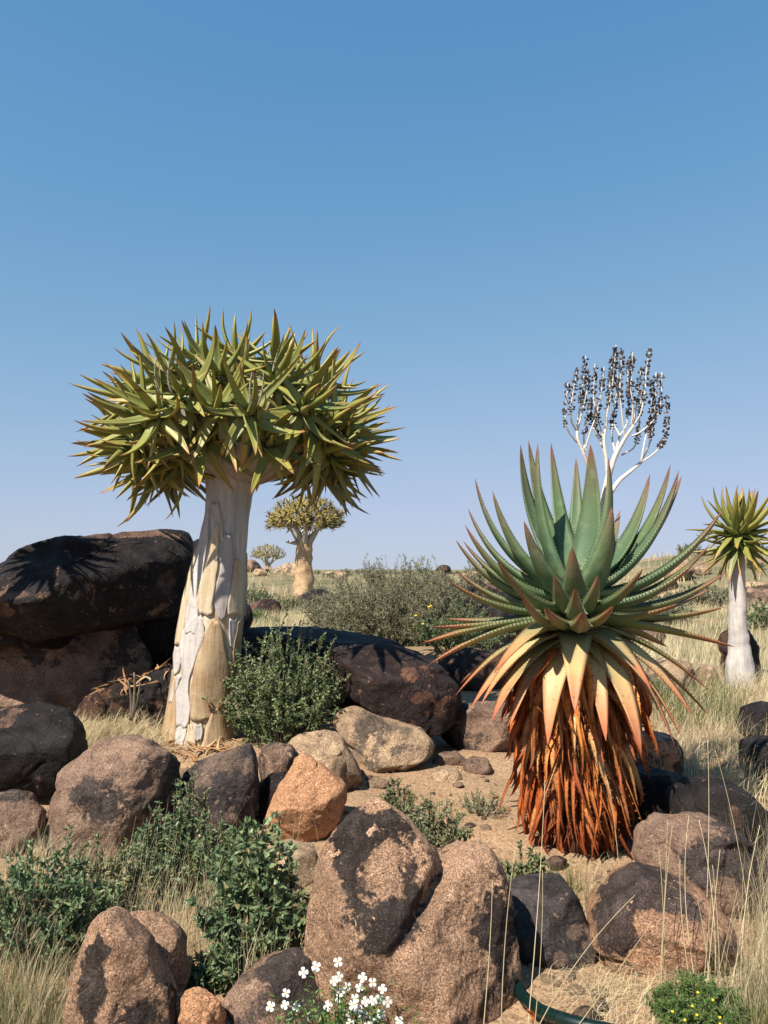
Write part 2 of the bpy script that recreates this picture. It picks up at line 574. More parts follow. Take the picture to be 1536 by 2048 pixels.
# ------------------------------------------------------------------ ground
GC = [(-300, 2048, 2.75), (100, 2048, 2.75), (768, 2055, 2.75), (1500, 2048, 2.75), (1900, 2048, 2.75), (1150, 1690, 4.4), (1000, 1610, 4.85), (780, 1600, 4.85),
      (600, 1690, 4.35), (400, 1478, 6.2), (480, 1478, 6.1), (200, 1450, 6.3), (0, 1450, 6.2), (-200, 1450, 6.2), (30, 1602, 5.0), (90, 1690, 4.4), (60, 1800, 3.75), (300, 1760, 4.0),
      (600, 1480, 6.0), (900, 1515, 5.9), (1300, 1535, 5.6), (1475, 1374, 9.0), (1350, 1400, 8.4), (1650, 1370, 9.0), (1400, 1620, 4.9), (1560, 1600, 5.1), (1250, 1740, 4.05),
      (1500, 1850, 3.5), (1700, 1850, 3.5), (1100, 1900, 3.3), (560, 1860, 3.45), (200, 1330, 8.4), (550, 1320, 8.3), (900, 1300, 9.2), (1120, 1400, 7.6), (1300, 1330, 9.8), (-150, 1330, 8.4)]
GCW = np.array([P(*g) for g in GC])
BUMPS = [(19.0, 46.0, 1.9, 7.5), (31, 60, 2.6, 10.0), (-9.0, 62.0, 0.9, 6.0), (-14.0, 55.0, 0.8, 7.0), (10.5, 24.0, 0.35, 4.0), (4, 150, 0.7, 30)]


def gh(x, y):
    x = np.asarray(x, float)
    y = np.asarray(y, float)
    d2 = (x[..., None] - GCW[:, 0]) ** 2 + (y[..., None] - GCW[:, 1]) ** 2
    w = 1 / (d2 + 0.10) ** 2
    w0 = 0.02 + 0.02 * np.maximum(0, y - 9.5) ** 2
    z = (w * GCW[:, 2]).sum(-1) / (w.sum(-1) + w0)
    for bx_, by_, h, s in BUMPS:
        z = z + h * np.exp(-((x - bx_) ** 2 + (y - by_) ** 2) / (2 * s * s))
    f = np.clip((y - 10) / 15, 0, 1)
    z = z + f * 0.10 * np.sin(x * 0.35 + 1.3) * np.sin(y * 0.27) + f * 0.05 * np.sin(x * 0.9 + y * 0.6)
    near = np.clip((10 - y) / 3, 0, 1)
    z = z + near * (0.012 * np.sin(x * 7.1 + 2 * np.sin(y * 3.3)) + 0.010 * np.sin(y * 8.3 + x * 3.1))
    return z


def g1(x, y):
    return float(gh(np.array([x]), np.array([y]))[0])


def build_ground():
    ys = np.concatenate([np.linspace(-6, 1.8, 14), np.linspace(1.9, 10, 200), 10 * 1.035 ** np.arange(1, 150)])
    ys = np.concatenate([ys, [4000, 9000]])
    us = np.sinh(np.linspace(-3.6, 3.6, 221)) / np.sinh(3.6)
    half = np.maximum(9.0, ys * 1.6)
    X = us[None, :] * half[:, None]
    Yg = np.repeat(ys[:, None], len(us), 1)
    Z = gh(X, Yg)
    V = np.stack([X, Yg, Z], -1).reshape(-1, 3)
    m, n = len(ys), len(us)
    i, j = np.meshgrid(np.arange(m - 1), np.arange(n - 1), indexing='ij')
    a = (i * n + j).ravel()
    b = MB()
    b.add(V, np.stack([a, a + 1, a + n + 1, a + n], 1))
    o = b.build('ground', M['ground'])
    tag(o, 'sandy tan ground turning to straw coloured plain', None, None, 'structure')


build_ground()

# ------------------------------------------------------------------ boulders
ICO = {}


def ico(sub):
    if sub not in ICO:
        bm = bmesh.new()
        bmesh.ops.create_icosphere(bm, subdivisions=sub, radius=1.0)
        ICO[sub] = (np.array([v.co[:] for v in bm.verts]), np.array([[v.index for v in f.verts] for f in bm.faces]))
        bm.free()
    return ICO[sub]


def shape_rock(cx, cz, Y, R, depth, seed, sub, cuts, ncut, rough, sq, box=0.78, facets=15):
    """R(theta): outline radius in the x-z plane; returns verts"""
    D, F = ico(sub)
    rs = random.Random(seed)
    th = np.arctan2(D[:, 2], D[:, 0])
    rho = np.hypot(D[:, 0], D[:, 2])
    r = R(th) * rho ** box
    V = np.stack([cx + r * np.cos(th), Y + depth * np.sign(D[:, 1]) * np.abs(D[:, 1]) ** sq, cz + r * np.sin(th)], 1)
    C = np.array([cx, Y, cz])
    size = 0.5 * (V.max(0) - V.min(0)).mean()
    planes = list(cuts)
    for i in range(ncut):
        n = np.array([rs.uniform(-0.75, 0.75), rs.choice([-1, -1, 1]) * rs.uniform(0.5, 1.0), rs.uniform(-0.5, 0.9)])
        planes.append((*n, rs.uniform(0.70, 0.9)))
    for (a, b_, c, fr) in planes:
        n = nrm(np.array([a, b_, c]))
        d = (V - C) @ n
        lim = d.max() * fr
        w = size * 0.02
        e = (d - lim) / w
        sp = np.where(e > 20, e, np.log1p(np.exp(np.minimum(e, 20)))) * w
        V = V - n * (sp * 0.93)[:, None]
    if sub >= 5:
        for i in range(facets):
            n = nrm(np.array([rs.uniform(-1, 1), rs.choice([-1, -1, -1, 1]) * rs.uniform(0.55, 1.0), rs.uniform(-.7, .9)]))
            d = (V - C) @ n
            lim = d.max() * rs.uniform(0.74, 0.93)
            w = size * 0.010
            e = (d - lim) / w
            V = V - n * (np.where(e > 20, e, np.log1p(np.exp(np.minimum(e, 20)))) * w * 0.85)[:, None]
    off = Vector((rs.uniform(-50, 50), rs.uniform(-50, 50), rs.uniform(-50, 50)))
    nd = nrm(V - C)
    disp = np.empty(len(V))
    f1, f2 = 1.15 / size, 4.5 / size
    flake = sub >= 5
    for i, p in enumerate(V):
        q = Vector(p)
        disp[i] = noise.fractal(q * f1 + off, 0.9, 2.1, 3) * 0.075 + (abs(noise.noise(q * f2 * 0.55 + off)) - 0.25) * 0.045 * -1 + noise.fractal(q * f2 + off, 0.65, 2.2, 5) * 0.030
    if flake:      # spalled plates: each cell sits a little higher or lower, with a crease between
        fq = 0.85 / size
        for i, p in enumerate(V):
            q = Vector(p) * fq + off
            q = q + noise.noise_vector(q * 2.5) * 0.16
            dd, pp = noise.voronoi(q)
            e = dd[1] - dd[0]
            ea = min(1.0, e / 0.07)
            disp[i] += (noise.noise(pp[0] * 7.3) * 0.17) * ea - math.exp(-(e / 0.035) ** 2) * 0.03
    V = V + nd * (disp * size * rough)[:, None]
    return V, F


def outline_fn(xz):
    c = xz.mean(0)
    # area centroid
    x, z = xz[:, 0], xz[:, 1]
    x2, z2 = np.roll(x, -1), np.roll(z, -1)
    cr = x * z2 - x2 * z
    A = cr.sum() / 2
    c = np.array([((x + x2) * cr).sum(), ((z + z2) * cr).sum()]) / (6 * A)
    th = np.linspace(-np.pi, np.pi, 361)[:-1]
    d = np.stack([np.cos(th), np.sin(th)], 1)
    p, q = xz - c, np.roll(xz, -1, 0) - c
    e = q - p
    den = d[:, None, 0] * e[None, :, 1] - d[:, None, 1] * e[None, :, 0]
    den = np.where(np.abs(den) < 1e-12, 1e-12, den)
    r = (p[None, :, 0] * e[None, :, 1] - p[None, :, 1] * e[None, :, 0]) / den
    s = (p[None, :, 0] * d[:, None, 1] - p[None, :, 1] * d[:, None, 0]) / den
    r = np.where((s >= -1e-6) & (s <= 1 + 1e-6) & (r > 0), r, 0).max(1)
    k = np.exp(-0.5 * (np.arange(-12, 13) / 2.6) ** 2)
    k /= k.sum()
    r = np.convolve(np.concatenate([r[-12:], r, r[:12]]), k, 'valid')
    return c, lambda t: np.interp(t, th, r, period=2 * np.pi)


def boulder(label, outline, Y, depth, mat, seed, sub=5, cuts=(), ncut=3, rough=1.0, sq=0.75, ground=True, lift=0.0, name='boulder', group=None, box=0.78, cat='boulder', lobes=None, facets=15, stain_shade=()):
    pts = np.array([P(x, y, Y) for x, y in outline])
    c, R = outline_fn(pts[:, [0, 2]])
    V, F = shape_rock(c[0], c[1], Y, R, depth, seed, sub, cuts, ncut, rough, sq, box, facets)
    if lobes:
        V = lobes(V)
    gz = g1(c[0], Y)
    if ground and V[:, 2].min() > gz - 0.06:
        zc = c[1]
        k = (zc - (gz - 0.07)) / (zc - V[:, 2].min())
        V[:, 2] = np.where(V[:, 2] < zc, zc + (V[:, 2] - zc) * k, V[:, 2])
    st = np.zeros(len(V))
    for sx, sy, rx, ry, am in stain_shade:      # varnish thicker (+) or flaked off (-); a few paint shaded right sides dark
        q = P(sx, sy, Y)
        e = ((V[:, 0] - q.x) / (rx * Y / FPX)) ** 2 + ((V[:, 2] - q.z) / (ry * Y / FPX)) ** 2
        st += am * np.exp(-0.5 * e ** 1.5) * (V[:, 1] < Y + depth * 0.4)
    b = MB()
    b.add(V, F, stain=st)
    o = b.build(name, M[mat], loc=(c[0], Y, V[:, 2].min()))
    return tag(o, label, cat, group)


boulder('huge blackened slab of rock with a pale weathered top edge, propped on a brown boulder',
        [(-330, 1190), (-250, 1130), (-100, 1130), (0, 1142), (60, 1110), (130, 1080), (230, 1060), (300, 1052), (356, 1046), (366, 1080), (376, 1160), (378, 1200), (350, 1232), (290, 1240), (240, 1250), (190, 1262), (110, 1276), (40, 1266), (-60, 1262), (-250, 1250)],
        6.95, 1.0, 'rock_dark', 3, 6, stain_shade=[(230,1064,120,10,-1.5),(120,1180,260,70,.5),(70,1215,25,8,-1.2),(110,1185,50,6,-1.0)], cuts=[(0.76, -0.64, -0.10, 0.52), (-0.15, -0.70, 0.66, 0.46), (-0.15, -0.75, -0.62, 0.62)], ncut=0, rough=0.75, ground=False, box=0.62, facets=5, sq=0.62)
boulder('dark boulder wedged between the great slab and the white quiver trunk', [(215, 1300), (240, 1190), (345, 1100), (395, 1070), (450, 1090), (490, 1190), (506, 1225), (505, 1270), (440, 1360), (240, 1380)], 8.3, 0.75, 'rock_dark', 5, 5)
boulder('brown boulder carrying the huge blackened slab, dappled with leaf shadows', [(-300, 1245), (0, 1245), (150, 1240), (235, 1235), (280, 1310), (270, 1385), (180, 1425), (60, 1440), (-300, 1445)], 7.35, 0.75, 'rock_brown', 7, 6, cuts=[(0.1, -0.95, 0.2, 0.7)], ncut=1, rough=0.7)
boulder('low dark rock strewn with fallen leaves beneath the slab', [(130, 1440), (170, 1395), (225, 1370), (262, 1362), (270, 1400), (262, 1440), (200, 1455)], 6.4, 0.28, 'rock_umber', 9, 5)
boulder('flat shaded rock touching the left foot of the quiver trunk', [(262, 1440), (268, 1372), (300, 1345), (350, 1325), (372, 1360), (360, 1440), (310, 1455)], 6.55, 0.3, 'rock_dark', 10, 5)
boulder('blue-black boulder with a flat tilted top and dark undercut front', [(-130, 1440), (-40, 1420), (60, 1414), (118, 1428), (150, 1462), (159, 1520), (142, 1556), (90, 1580), (20, 1605), (-130, 1615)], 5.0, 0.42, 'rock_dark', 12, 6, stain_shade=[(60,1450,60,10,-.8),(10,1445,20,16,-1.2),(80,1520,120,60,.7)], cuts=[(0.05, -0.45, 0.88, 0.42), (0.1, -0.9, -0.42, 0.5)], ncut=0, rough=0.65, box=0.6, sq=0.6, facets=4)
boulder('small brown rock low down beside the sandy gap', [(-60, 1610), (-10, 1592), (40, 1595), (80, 1625), (84, 1655), (50, 1690), (-10, 1715), (-60, 1715)], 4.35, 0.24, 'rock_brown', 14, 5)
boulder('broad grey-brown boulder with a large blackish stain, in front of the quiver trunk', [(82, 1640), (95, 1590), (130, 1535), (185, 1490), (245, 1478), (290, 1484), (318, 1500), (350, 1515), (361, 1570), (358, 1630), (340, 1690), (300, 1740), (200, 1775), (105, 1760), (95, 1700)],
        4.35, 0.42, 'rock_brown', 16, 6, stain_shade=[(205,1580,65,42,1.2),(295,1512,55,22,.7),(352,1600,14,60,.9),(250,1665,90,40,-.8),(125,1570,35,50,-.5)], cuts=[(-0.25, -0.75, 0.6, 0.52), (0.85, -0.45, 0.1, 0.70), (0.1, -0.95, -0.1, 0.62)], ncut=0, box=0.66, rough=0.8)
boulder('flat-faced dark grey rock with a pointed top corner', [(364, 1545), (400, 1518), (460, 1502), (500, 1488), (508, 1520), (513, 1570), (511, 1620), (496, 1665), (445, 1685), (400, 1672), (376, 1620), (368, 1580)], 4.6, 0.24, 'rock_grey', 18, 5, cuts=[(-0.1, -0.9, 0.4, 0.55)], ncut=1, box=0.65, rough=0.6)
boulder('small grey-brown cobble tucked behind the orange rock', [(508, 1520), (520, 1495), (550, 1486), (590, 1492), (595, 1515), (575, 1545), (545, 1558), (518, 1545)], 5.0, 0.13, 'rock_brown', 20, 5)
boulder('pale tan flat-topped rock behind the orange rock', [(566, 1500), (585, 1478), (640, 1460), (680, 1470), (700, 1500), (727, 1548), (710, 1572), (650, 1575), (600, 1560)], 5.15, 0.26, 'rock_tan', 22, 5, cuts=[(0.05, -0.5, 0.85, 0.6)], ncut=1, rough=0.7)
boulder('bright orange granite rock with a blunt pentagonal face', [(529, 1632), (545, 1590), (580, 1532), (605, 1514), (640, 1530), (690, 1568), (692, 1600), (672, 1640), (640, 1660), (575, 1680), (545, 1660)], 4.5, 0.22, 'rock_orange', 24, 6, cuts=[(-0.05, -0.85, 0.45, 0.58), (0.1, -0.8, -0.5, 0.7)], ncut=0, rough=0.6, box=0.68)
boulder('dark wedge of rock squeezed beneath the orange rock', [(515, 1570), (540, 1550), (575, 1548), (580, 1590), (560, 1640), (525, 1640)], 4.75, 0.14, 'rock_dark', 25, 4)
boulder('dark umber boulder with a flat black top, leaning on a tan rock', [(648, 1305), (690, 1294), (780, 1296), (840, 1314), (885, 1342), (920, 1372), (930, 1405), (922, 1445), (862, 1468), (800, 1455), (742, 1412), (700, 1385), (664, 1352)], 6.1, 0.5, 'rock_umber', 26, 6, stain_shade=[(815,1342,13,11,-1.3),(836,1384,20,10,-1.6),(800,1310,110,16,1),(870,1420,60,50,.5)], cuts=[(0.10, -0.42, 0.90, 0.52), (0.12, -0.97, -0.12, 0.55), (-0.75, -0.65, -0.1, 0.62), (0.8, -0.6, -0.15, 0.75)], ncut=0, rough=0.6, ground=False, box=0.55, sq=0.55, facets=4)
boulder('long flat rock slab lying in tree shade behind the small-leaved bush', [(470, 1275), (500, 1250), (560, 1250), (700, 1268), (850, 1292), (880, 1320), (860, 1370), (600, 1380), (480, 1360)], 7.4, 0.7, 'rock_dark', 28, 5, cuts=[(0.05, -0.1, 0.99, 0.75)], ncut=1, rough=0.6)
boulder('tan and grey rock beneath the leaning umber boulder', [(655, 1440), (680, 1412), (720, 1418), (780, 1440), (850, 1462), (872, 1490), (850, 1515), (790, 1535), (735, 1548), (700, 1500)], 5.7, 0.32, 'rock_tan', 30, 5, cuts=[(0.2, -0.8, 0.5, 0.62)], ncut=1, rough=0.8)
boulder('low brown rock between the leaning boulder and the aloe skirt', [(880, 1470), (900, 1415), (960, 1405), (1040, 1410), (1060, 1470), (1000, 1510), (920, 1505)], 6.2, 0.35, 'rock_brown', 32, 5)
boulder('thin flat stone lying on sand beside the aloe skirt', [(862, 1522), (880, 1508), (915, 1505), (938, 1522), (925, 1536), (880, 1534)], 5.8, 0.12, 'rock_brown', 34, 4, name='stone', cat='stone')
boulder('small rounded stone half buried near the aloe skirt', [(925, 1530), (945, 1514), (975, 1516), (985, 1540), (960, 1554), (930, 1548)], 5.6, 0.11, 'rock_brown', 35, 4, name='stone', cat='stone')
boulder('low sand-coloured stone sunk in the sandy slope', [(860, 1550), (885, 1536), (915, 1540), (930, 1562), (900, 1575), (865, 1570)], 5.35, 0.12, 'rock_tan', 36, 4, name='stone', cat='stone')


def twin_lobes(V):
    """a groove runs down from the notch between the two heads"""
    a, b_ = np.array(P(884, 1722, 2.95)), np.array(P(815, 1800, 2.95))
    d = (b_ - a)[[0, 2]]
    L = np.linalg.norm(d)
    d /= L
    q = V[:, [0, 2]] - a[[0, 2]]
    s = q @ d
    e = q[:, 0] * d[1] - q[:, 1] * d[0]
    w = np.exp(-(e / 0.030) ** 2) * np.clip(1.15 - s / (L * 1.7), 0, 1) * np.clip(s / 0.06 + 1.5, 0, 1)
    V = V.copy()
    V[:, 1] += np.where(V[:, 1] < 3.05, w * 0.10, 0)
    V[:, 2] -= w * 0.02
    # right head sits a little further back
    k = 1 / (1 + np.exp(-(e * -1) / 0.05))
    V[:, 1] += np.clip(k, 0, 1) * 0.05
    return V


boulder('huge double-headed foreground boulder, tan granite with ragged black varnish', [(614, 2020), (610, 1900), (618, 1810), (632, 1730), (652, 1672), (690, 1630), (745, 1607), (790, 1620), (830, 1648), (868, 1695), (886, 1726), (920, 1712), (955, 1708), (985, 1722), (1010, 1765), (1030, 1840), (1044, 1920), (1050, 2000), (1030, 2090), (800, 2130), (630, 2110)],
        2.95, 0.36, 'rock_mixed', 41, 7, stain_shade=[(700,1695,40,70,1),(740,1645,65,25,.7),(715,1790,55,65,1.1),(800,1790,42,42,.9),(985,1800,22,70,.6),(965,1870,35,55,.5),(1012,1900,20,80,.7),(645,1850,35,150,-1),(765,1705,35,35,-.7),(750,1910,110,60,-.8),(870,1850,60,60,-.5),(660,1740,15,40,-.8)], facets=5, cuts=[(-0.75, -0.6, 0.1, 0.82), (0.8, -0.55, 0.15, 0.84), (0.0, -0.8, 0.6, 0.80)], ncut=0, rough=0.7, lobes=twin_lobes)  # right-edge patches paint the side turned from the sun darker
boulder('dark smooth boulder with a few pale chips, right against the double-headed boulder', [(985, 1790), (1020, 1768), (1080, 1762), (1132, 1766), (1160, 1810), (1186, 1870), (1180, 1905), (1140, 1950), (1060, 1980), (1000, 1980)], 3.35, 0.26, 'rock_grey', 43, 6, stain_shade=[(1130,1832,11,9,-2),(1098,1868,10,8,-1.6),(1060,1860,80,80,.7)], facets=5, ncut=2, rough=0.6)
boulder('rounded warm brown boulder with straw stalks standing before it', [(1186, 1880), (1194, 1835), (1235, 1768), (1280, 1738), (1340, 1752), (1400, 1782), (1450, 1830), (1466, 1880), (1450, 1930), (1350, 1985), (1260, 1965), (1205, 1925)], 3.25, 0.30, 'rock_warm', 45, 6, stain_shade=[(1290,1760,70,22,1),(1215,1850,30,60,.6),(1340,1890,60,70,-1.1),(1300,1820,40,40,-.5),(1430,1870,30,50,.3)], facets=5, cuts=[(-0.6, -0.6, 0.3, 0.8)], ncut=1, rough=0.6)
boulder('brown domed boulder with a jagged black streak down its right side', [(1272, 1720), (1285, 1670), (1320, 1645), (1380, 1636), (1435, 1642), (1480, 1672), (1530, 1730), (1545, 1775), (1500, 1800), (1400, 1800), (1300, 1770)], 3.8, 0.30, 'rock_brown', 47, 6, stain_shade=[(1455,1690,35,55,1.2),(1385,1672,45,28,.6),(1290,1705,28,40,-1),(1400,1745,25,16,-.7),(1350,1720,40,40,.5)], facets=5, ncut=2, rough=0.7)
boulder('long black domed boulder with one tan scar', [(1335, 1660), (1345, 1600), (1380, 1560), (1430, 1551), (1480, 1572), (1525, 1625), (1570, 1690), (1600, 1760), (1540, 1770), (1400, 1700)], 4.25, 0.32, 'rock_dark', 49, 6, stain_shade=[(1424,1600,16,18,-2.2),(1400,1620,30,8,-1.2),(1480,1640,90,70,.5),(1400,1580,40,25,.6)], facets=5, ncut=2, rough=0.6)
boulder('low dark rock in shade immediately right of the aloe skirt', [(1235, 1575), (1260, 1540), (1320, 1532), (1372, 1548), (1390, 1590), (1360, 1640), (1260, 1640)], 4.7, 0.26, 'rock_dark', 51, 5)
boulder('flat loaf-shaped rock striped by aloe leaf shadows', [(1245, 1510), (1262, 1475), (1310, 1466), (1350, 1476), (1364, 1502), (1345, 1530), (1290, 1538)], 5.3, 0.24, 'rock_warm', 53, 5, rough=0.6)


def cleft(V):
    return V


boulder('upright tan boulder with a steep black face in the grass', [(138, 2080), (140, 2000), (150, 1920), (170, 1862), (198, 1826), (228, 1820), (258, 1845), (290, 1890), (318, 1950), (342, 2010), (350, 2090), (250, 2120)], 2.62, 0.20, 'rock_mixed', 55, 6, stain_shade=[(205,1905,32,70,1.1),(235,1995,60,50,1.1),(165,1960,22,90,-1),(285,1900,45,60,-1),(225,1835,50,20,-.6)], cuts=[(-0.45, -0.85, 0.15, 0.48), (0.62, -0.75, 0.2, 0.52)], ncut=0, rough=0.7, box=0.6, facets=6)
boulder('rounded tan boulder standing close behind the upright one', [(225, 1860), (262, 1822), (300, 1820), (350, 1850), (371, 1890), (370, 1950), (355, 2010), (290, 2040), (235, 2000)], 2.85, 0.16, 'rock_mixed', 57, 6, stain_shade=[(300,1850,60,30,-1),(345,1930,25,60,.8)], cuts=[(0.6, -0.7, -0.2, 0.72)], ncut=1, rough=0.8)  # right-hand dark patch paints in the shadow beside the upright boulder
boulder('small orange-tan stone at the foot of the upright boulder', [(335, 2060), (345, 2000), (385, 1984), (425, 1992), (452, 2020), (448, 2070), (390, 2090)], 2.7, 0.10, 'rock_orange', 58, 5)
boulder('brown boulder with a bluish black end behind the white flowers', [(440, 2080), (444, 2000), (470, 1965), (520, 1938), (580, 1918), (630, 1925), (655, 1980), (650, 2080), (540, 2110)], 2.85, 0.20, 'rock_brown', 60, 6, stain_shade=[(590,1985,55,70,1.1),(500,1960,50,40,-.5)], ncut=2, rough=0.7)
boulder('pale half-buried rock in sand below the orange rock', [(490, 1740), (520, 1700), (570, 1688), (625, 1700), (640, 1740), (600, 1790), (520, 1790)], 4.0, 0.20, 'rock_tan', 62, 5, rough=0.6)
boulder('pinkish low rock in sun by the young quiver tree', [(1290, 1395), (1300, 1330), (1330, 1312), (1375, 1325), (1390, 1370), (1360, 1400)], 8.3, 0.3, 'rock_tan', 64, 5)
boulder('pale squarish stone beside the pinkish low rock', [(1392, 1385), (1398, 1335), (1425, 1330), (1438, 1350), (1434, 1390)], 8.9, 0.15, 'rock_tan', 65, 4, name='stone', cat='stone')
boulder('tall narrow brown rock standing behind the young quiver trunk', [(1440, 1380), (1444, 1250), (1458, 1232), (1490, 1240), (1508, 1280), (1512, 1330), (1505, 1390)], 9.6, 0.22, 'rock_umber', 66, 5)
boulder('dark rock poking from the straw near the black domed boulder', [(1480, 1455), (1495, 1415), (1530, 1402), (1580, 1415), (1590, 1460), (1530, 1475)], 6.6, 0.25, 'rock_dark', 67, 4)
boulder('blackish stone with an orange cap in the straw', [(1482, 1515), (1490, 1485), (1520, 1472), (1570, 1480), (1580, 1520), (1520, 1530)], 5.6, 0.18, 'rock_dark', 68, 4)
boulder('dark rock outcrop half hidden between the grey bush and the aloe leaves', [(905, 1290), (915, 1200), (950, 1165), (1010, 1170), (1060, 1230), (1070, 1300), (980, 1330)], 9.8, 0.5, 'rock_dark', 69, 5)
boulder('dark rock behind the aloe at ground level', [(860, 1345), (880, 1310), (940, 1300), (1010, 1310), (1040, 1360), (960, 1390), (880, 1380)], 8.2, 0.35, 'rock_umber', 70, 5)

# ------------------------------------------------------------------ succulent leaves
TOPU = np.array([-1, -0.55, 0, 0.55, 1.0])
BOTU = np.array([0.72, 0.0, -0.72])


def leaf_ring(path, side0, W, Tk, chan, tw=None):
    """solid channelled leaf along path. W, Tk: half width and thickness per station. Returns verts, faces, t"""
    path = np.asarray(path, float)
    m = len(path)
    T = nrm(np.gradient(path, axis=0))
    S = nrm(side0 - T * (T @ side0)[:, None]) if np.ndim(side0) == 1 else side0
    N = np.cross(T, S)
    if tw is not None:
        c, s = np.cos(tw)[:, None], np.sin(tw)[:, None]
        S, N = S * c + N * s, N * c - S * s
    u = np.concatenate([TOPU, BOTU])
    lift = np.concatenate([chan * TOPU ** 2, chan * BOTU ** 2 * 0.6])
    th = np.concatenate([np.zeros(5), np.array([0.55, 1.0, 0.55])])
    V = path[:, None] + S[:, None] * (W[:, None] * u)[..., None] + N[:, None] * (W[:, None] * lift - Tk[:, None] * th)[..., None]
    n = 8
    i, j = np.meshgrid(np.arange(m - 1), np.arange(n), indexing='ij')
    a = (i * n + j).ravel()
    b = (i * n + (j + 1) % n).ravel()
    F = [np.stack([a, a + n, b + n, b], 1), np.array([[0, 1, 2, 3, 4, 5, 6, 7]])]
    return V.reshape(-1, 3), F, np.repeat(np.linspace(0, 1, m), n), S, N


def prof(t, p=0.85, b=0.15, nb=0.8):
    return np.maximum((1 - t), 0) ** p * (nb + (1 - nb) * np.minimum(1, t / b)) + 0.012


# ---- quiver leaf variants, one metre long, lying along +X with the upper face to +Z
QL = []
for i, (bend, w) in enumerate([(0.25, 0.098), (0.55, 0.092), (-0.25, 0.100), (-0.6, 0.094), (0.9, 0.088), (0.05, 0.104), (-0.95, 0.094)]):
    t = np.linspace(0, 1, 11)
    ang = bend * t
    pth = np.stack([np.concatenate([[0], np.cumsum(np.cos(ang))[:-1]]) / 10, 0.02 * np.sin(t * 4 + i), np.concatenate([[0], np.cumsum(np.sin(ang))[:-1]]) / 10], 1)
    V, F, tt, _, _ = leaf_ring(pth, np.array([0, 1.0, 0]), w * prof(t, 0.72, 0.25, 0.85), 0.055 * prof(t, 0.7), 0.42)
    b = MB()
    b.add(V, F, t=tt)
    QL.append(b.mesh('quiver_leaf', M['quiver_leaf']))


def frame(pos, t, n, sc):
    t = Vector(t).normalized()
    n = Vector(n)
    n = (n - t * n.dot(t)).normalized()
    s = n.cross(t)
    m = Matrix(((t.x, s.x, n.x, pos[0]), (t.y, s.y, n.y, pos[1]), (t.z, s.z, n.z, pos[2]), (0, 0, 0, 1)))
    return m @ Matrix.Diagonal((sc[0], sc[1], sc[2], 1))


def rosette(c, axis, n, Lmin, Lmax, rs, spread=(12, 112), droop=0.25, r0=0.035, old=0.0):
    """list of (matrix, mesh, age) for one rosette"""
    axis = Vector(axis).normalized()
    ref = Vector((0, 0, 1)) if abs(axis.z) < 0.95 else Vector((1, 0, 0))
    a = axis.cross(ref).normalized()
    b = axis.cross(a)
    out = []
    ph0 = rs.uniform(0, 6.28)
    for i in range(n):
        f = (i + 0.5) / n
        ph = ph0 + i * 2.39996
        ang = math.radians(spread[0] + (spread[1] - spread[0]) * f ** 0.9 + rs.uniform(-7, 7))
        rad = a * math.cos(ph) + b * math.sin(ph)
        t = axis * math.cos(ang) + rad * math.sin(ang)
        t = (t + Vector((0, 0, -1)) * droop * f * rs.uniform(0.4, 1.3)).normalized()
        nn = axis * math.sin(ang) - rad * math.cos(ang)
        L = rs.uniform(Lmin, Lmax) * (0.75 + 0.25 * math.sin(math.pi * min(1, f * 1.3)))
        pos = c + rad * r0 * (0.4 + 0.6 * f) - axis * (0.09 * f)
        k = rs.choice([0, 1, 4, 5]) if f < 0.55 else rs.choice([0, 2, 3, 5, 6])
        out.append((frame(pos, t, nn, (L, L * rs.uniform(0.85, 1.2), L)), QL[k], old * max(0, f - 0.55) / 0.45 * rs.uniform(0.3, 1.0)))
    return out


def put_leaves(root, items, limit=300):
    """the nearest ones become leaf parts, the rest one joined part"""
    L0 = parent_loc(root)
    items = sorted(items, key=lambda it: (it[0] @ Vector((0.5, 0, 0))).y)
    for mt, me, age in items[:limit]:
        o = inst('leaf', me, root)
        o.matrix_local = Matrix.Translation(-L0) @ mt
        o.color = (age, 0, 0, 1)
    rest = items[limit:]
    if rest:
        b = MB()
        for mt, me, age in rest:
            v = np.empty(len(me.vertices) * 3)
            me.vertices.foreach_get('co', v)
            v = v.reshape(-1, 3)
            mm = np.array(mt)
            tt = np.empty(len(v))
            me.attributes['t'].data.foreach_get('value', tt)
            q = np.array([p.vertices[:] for p in me.polygons if len(p.vertices) == 4])
            b.add(v @ mm[:3, :3].T + mm[:3, 3], q, t=tt)
        o = b.build('rear_leaves', M['quiver_leaf'], root)
        tag(o, kind='stuff')
        o.color = (0.1, 0, 0, 1)


# ------------------------------------------------------------------ the big quiver tree
QY = 6.2


def sect(rows, Y):
    out = []
    for r, l, rr in rows:
        a, b = P(l, r, Y), P(rr, r, Y)
        out.append(((a.x + b.x) / 2, (a.z + b.z) / 2, (b.x - a.x) / 2))
    return np.array(out)


TROWS = [(1500, 312, 486), (1480, 322, 476), (1440, 331, 471), (1400, 339, 471), (1350, 347, 477), (1300, 354, 484), (1250, 362, 488), (1200, 371, 491), (1150, 383, 493), (1100, 396, 495), (1060, 404, 497), (1030, 409, 499), (990, 412, 505), (960, 411, 520), (935, 406, 538), (912, 398, 552)]
TS = sect(TROWS, QY)
TROW = np.array([r[0] for r in TROWS], float)


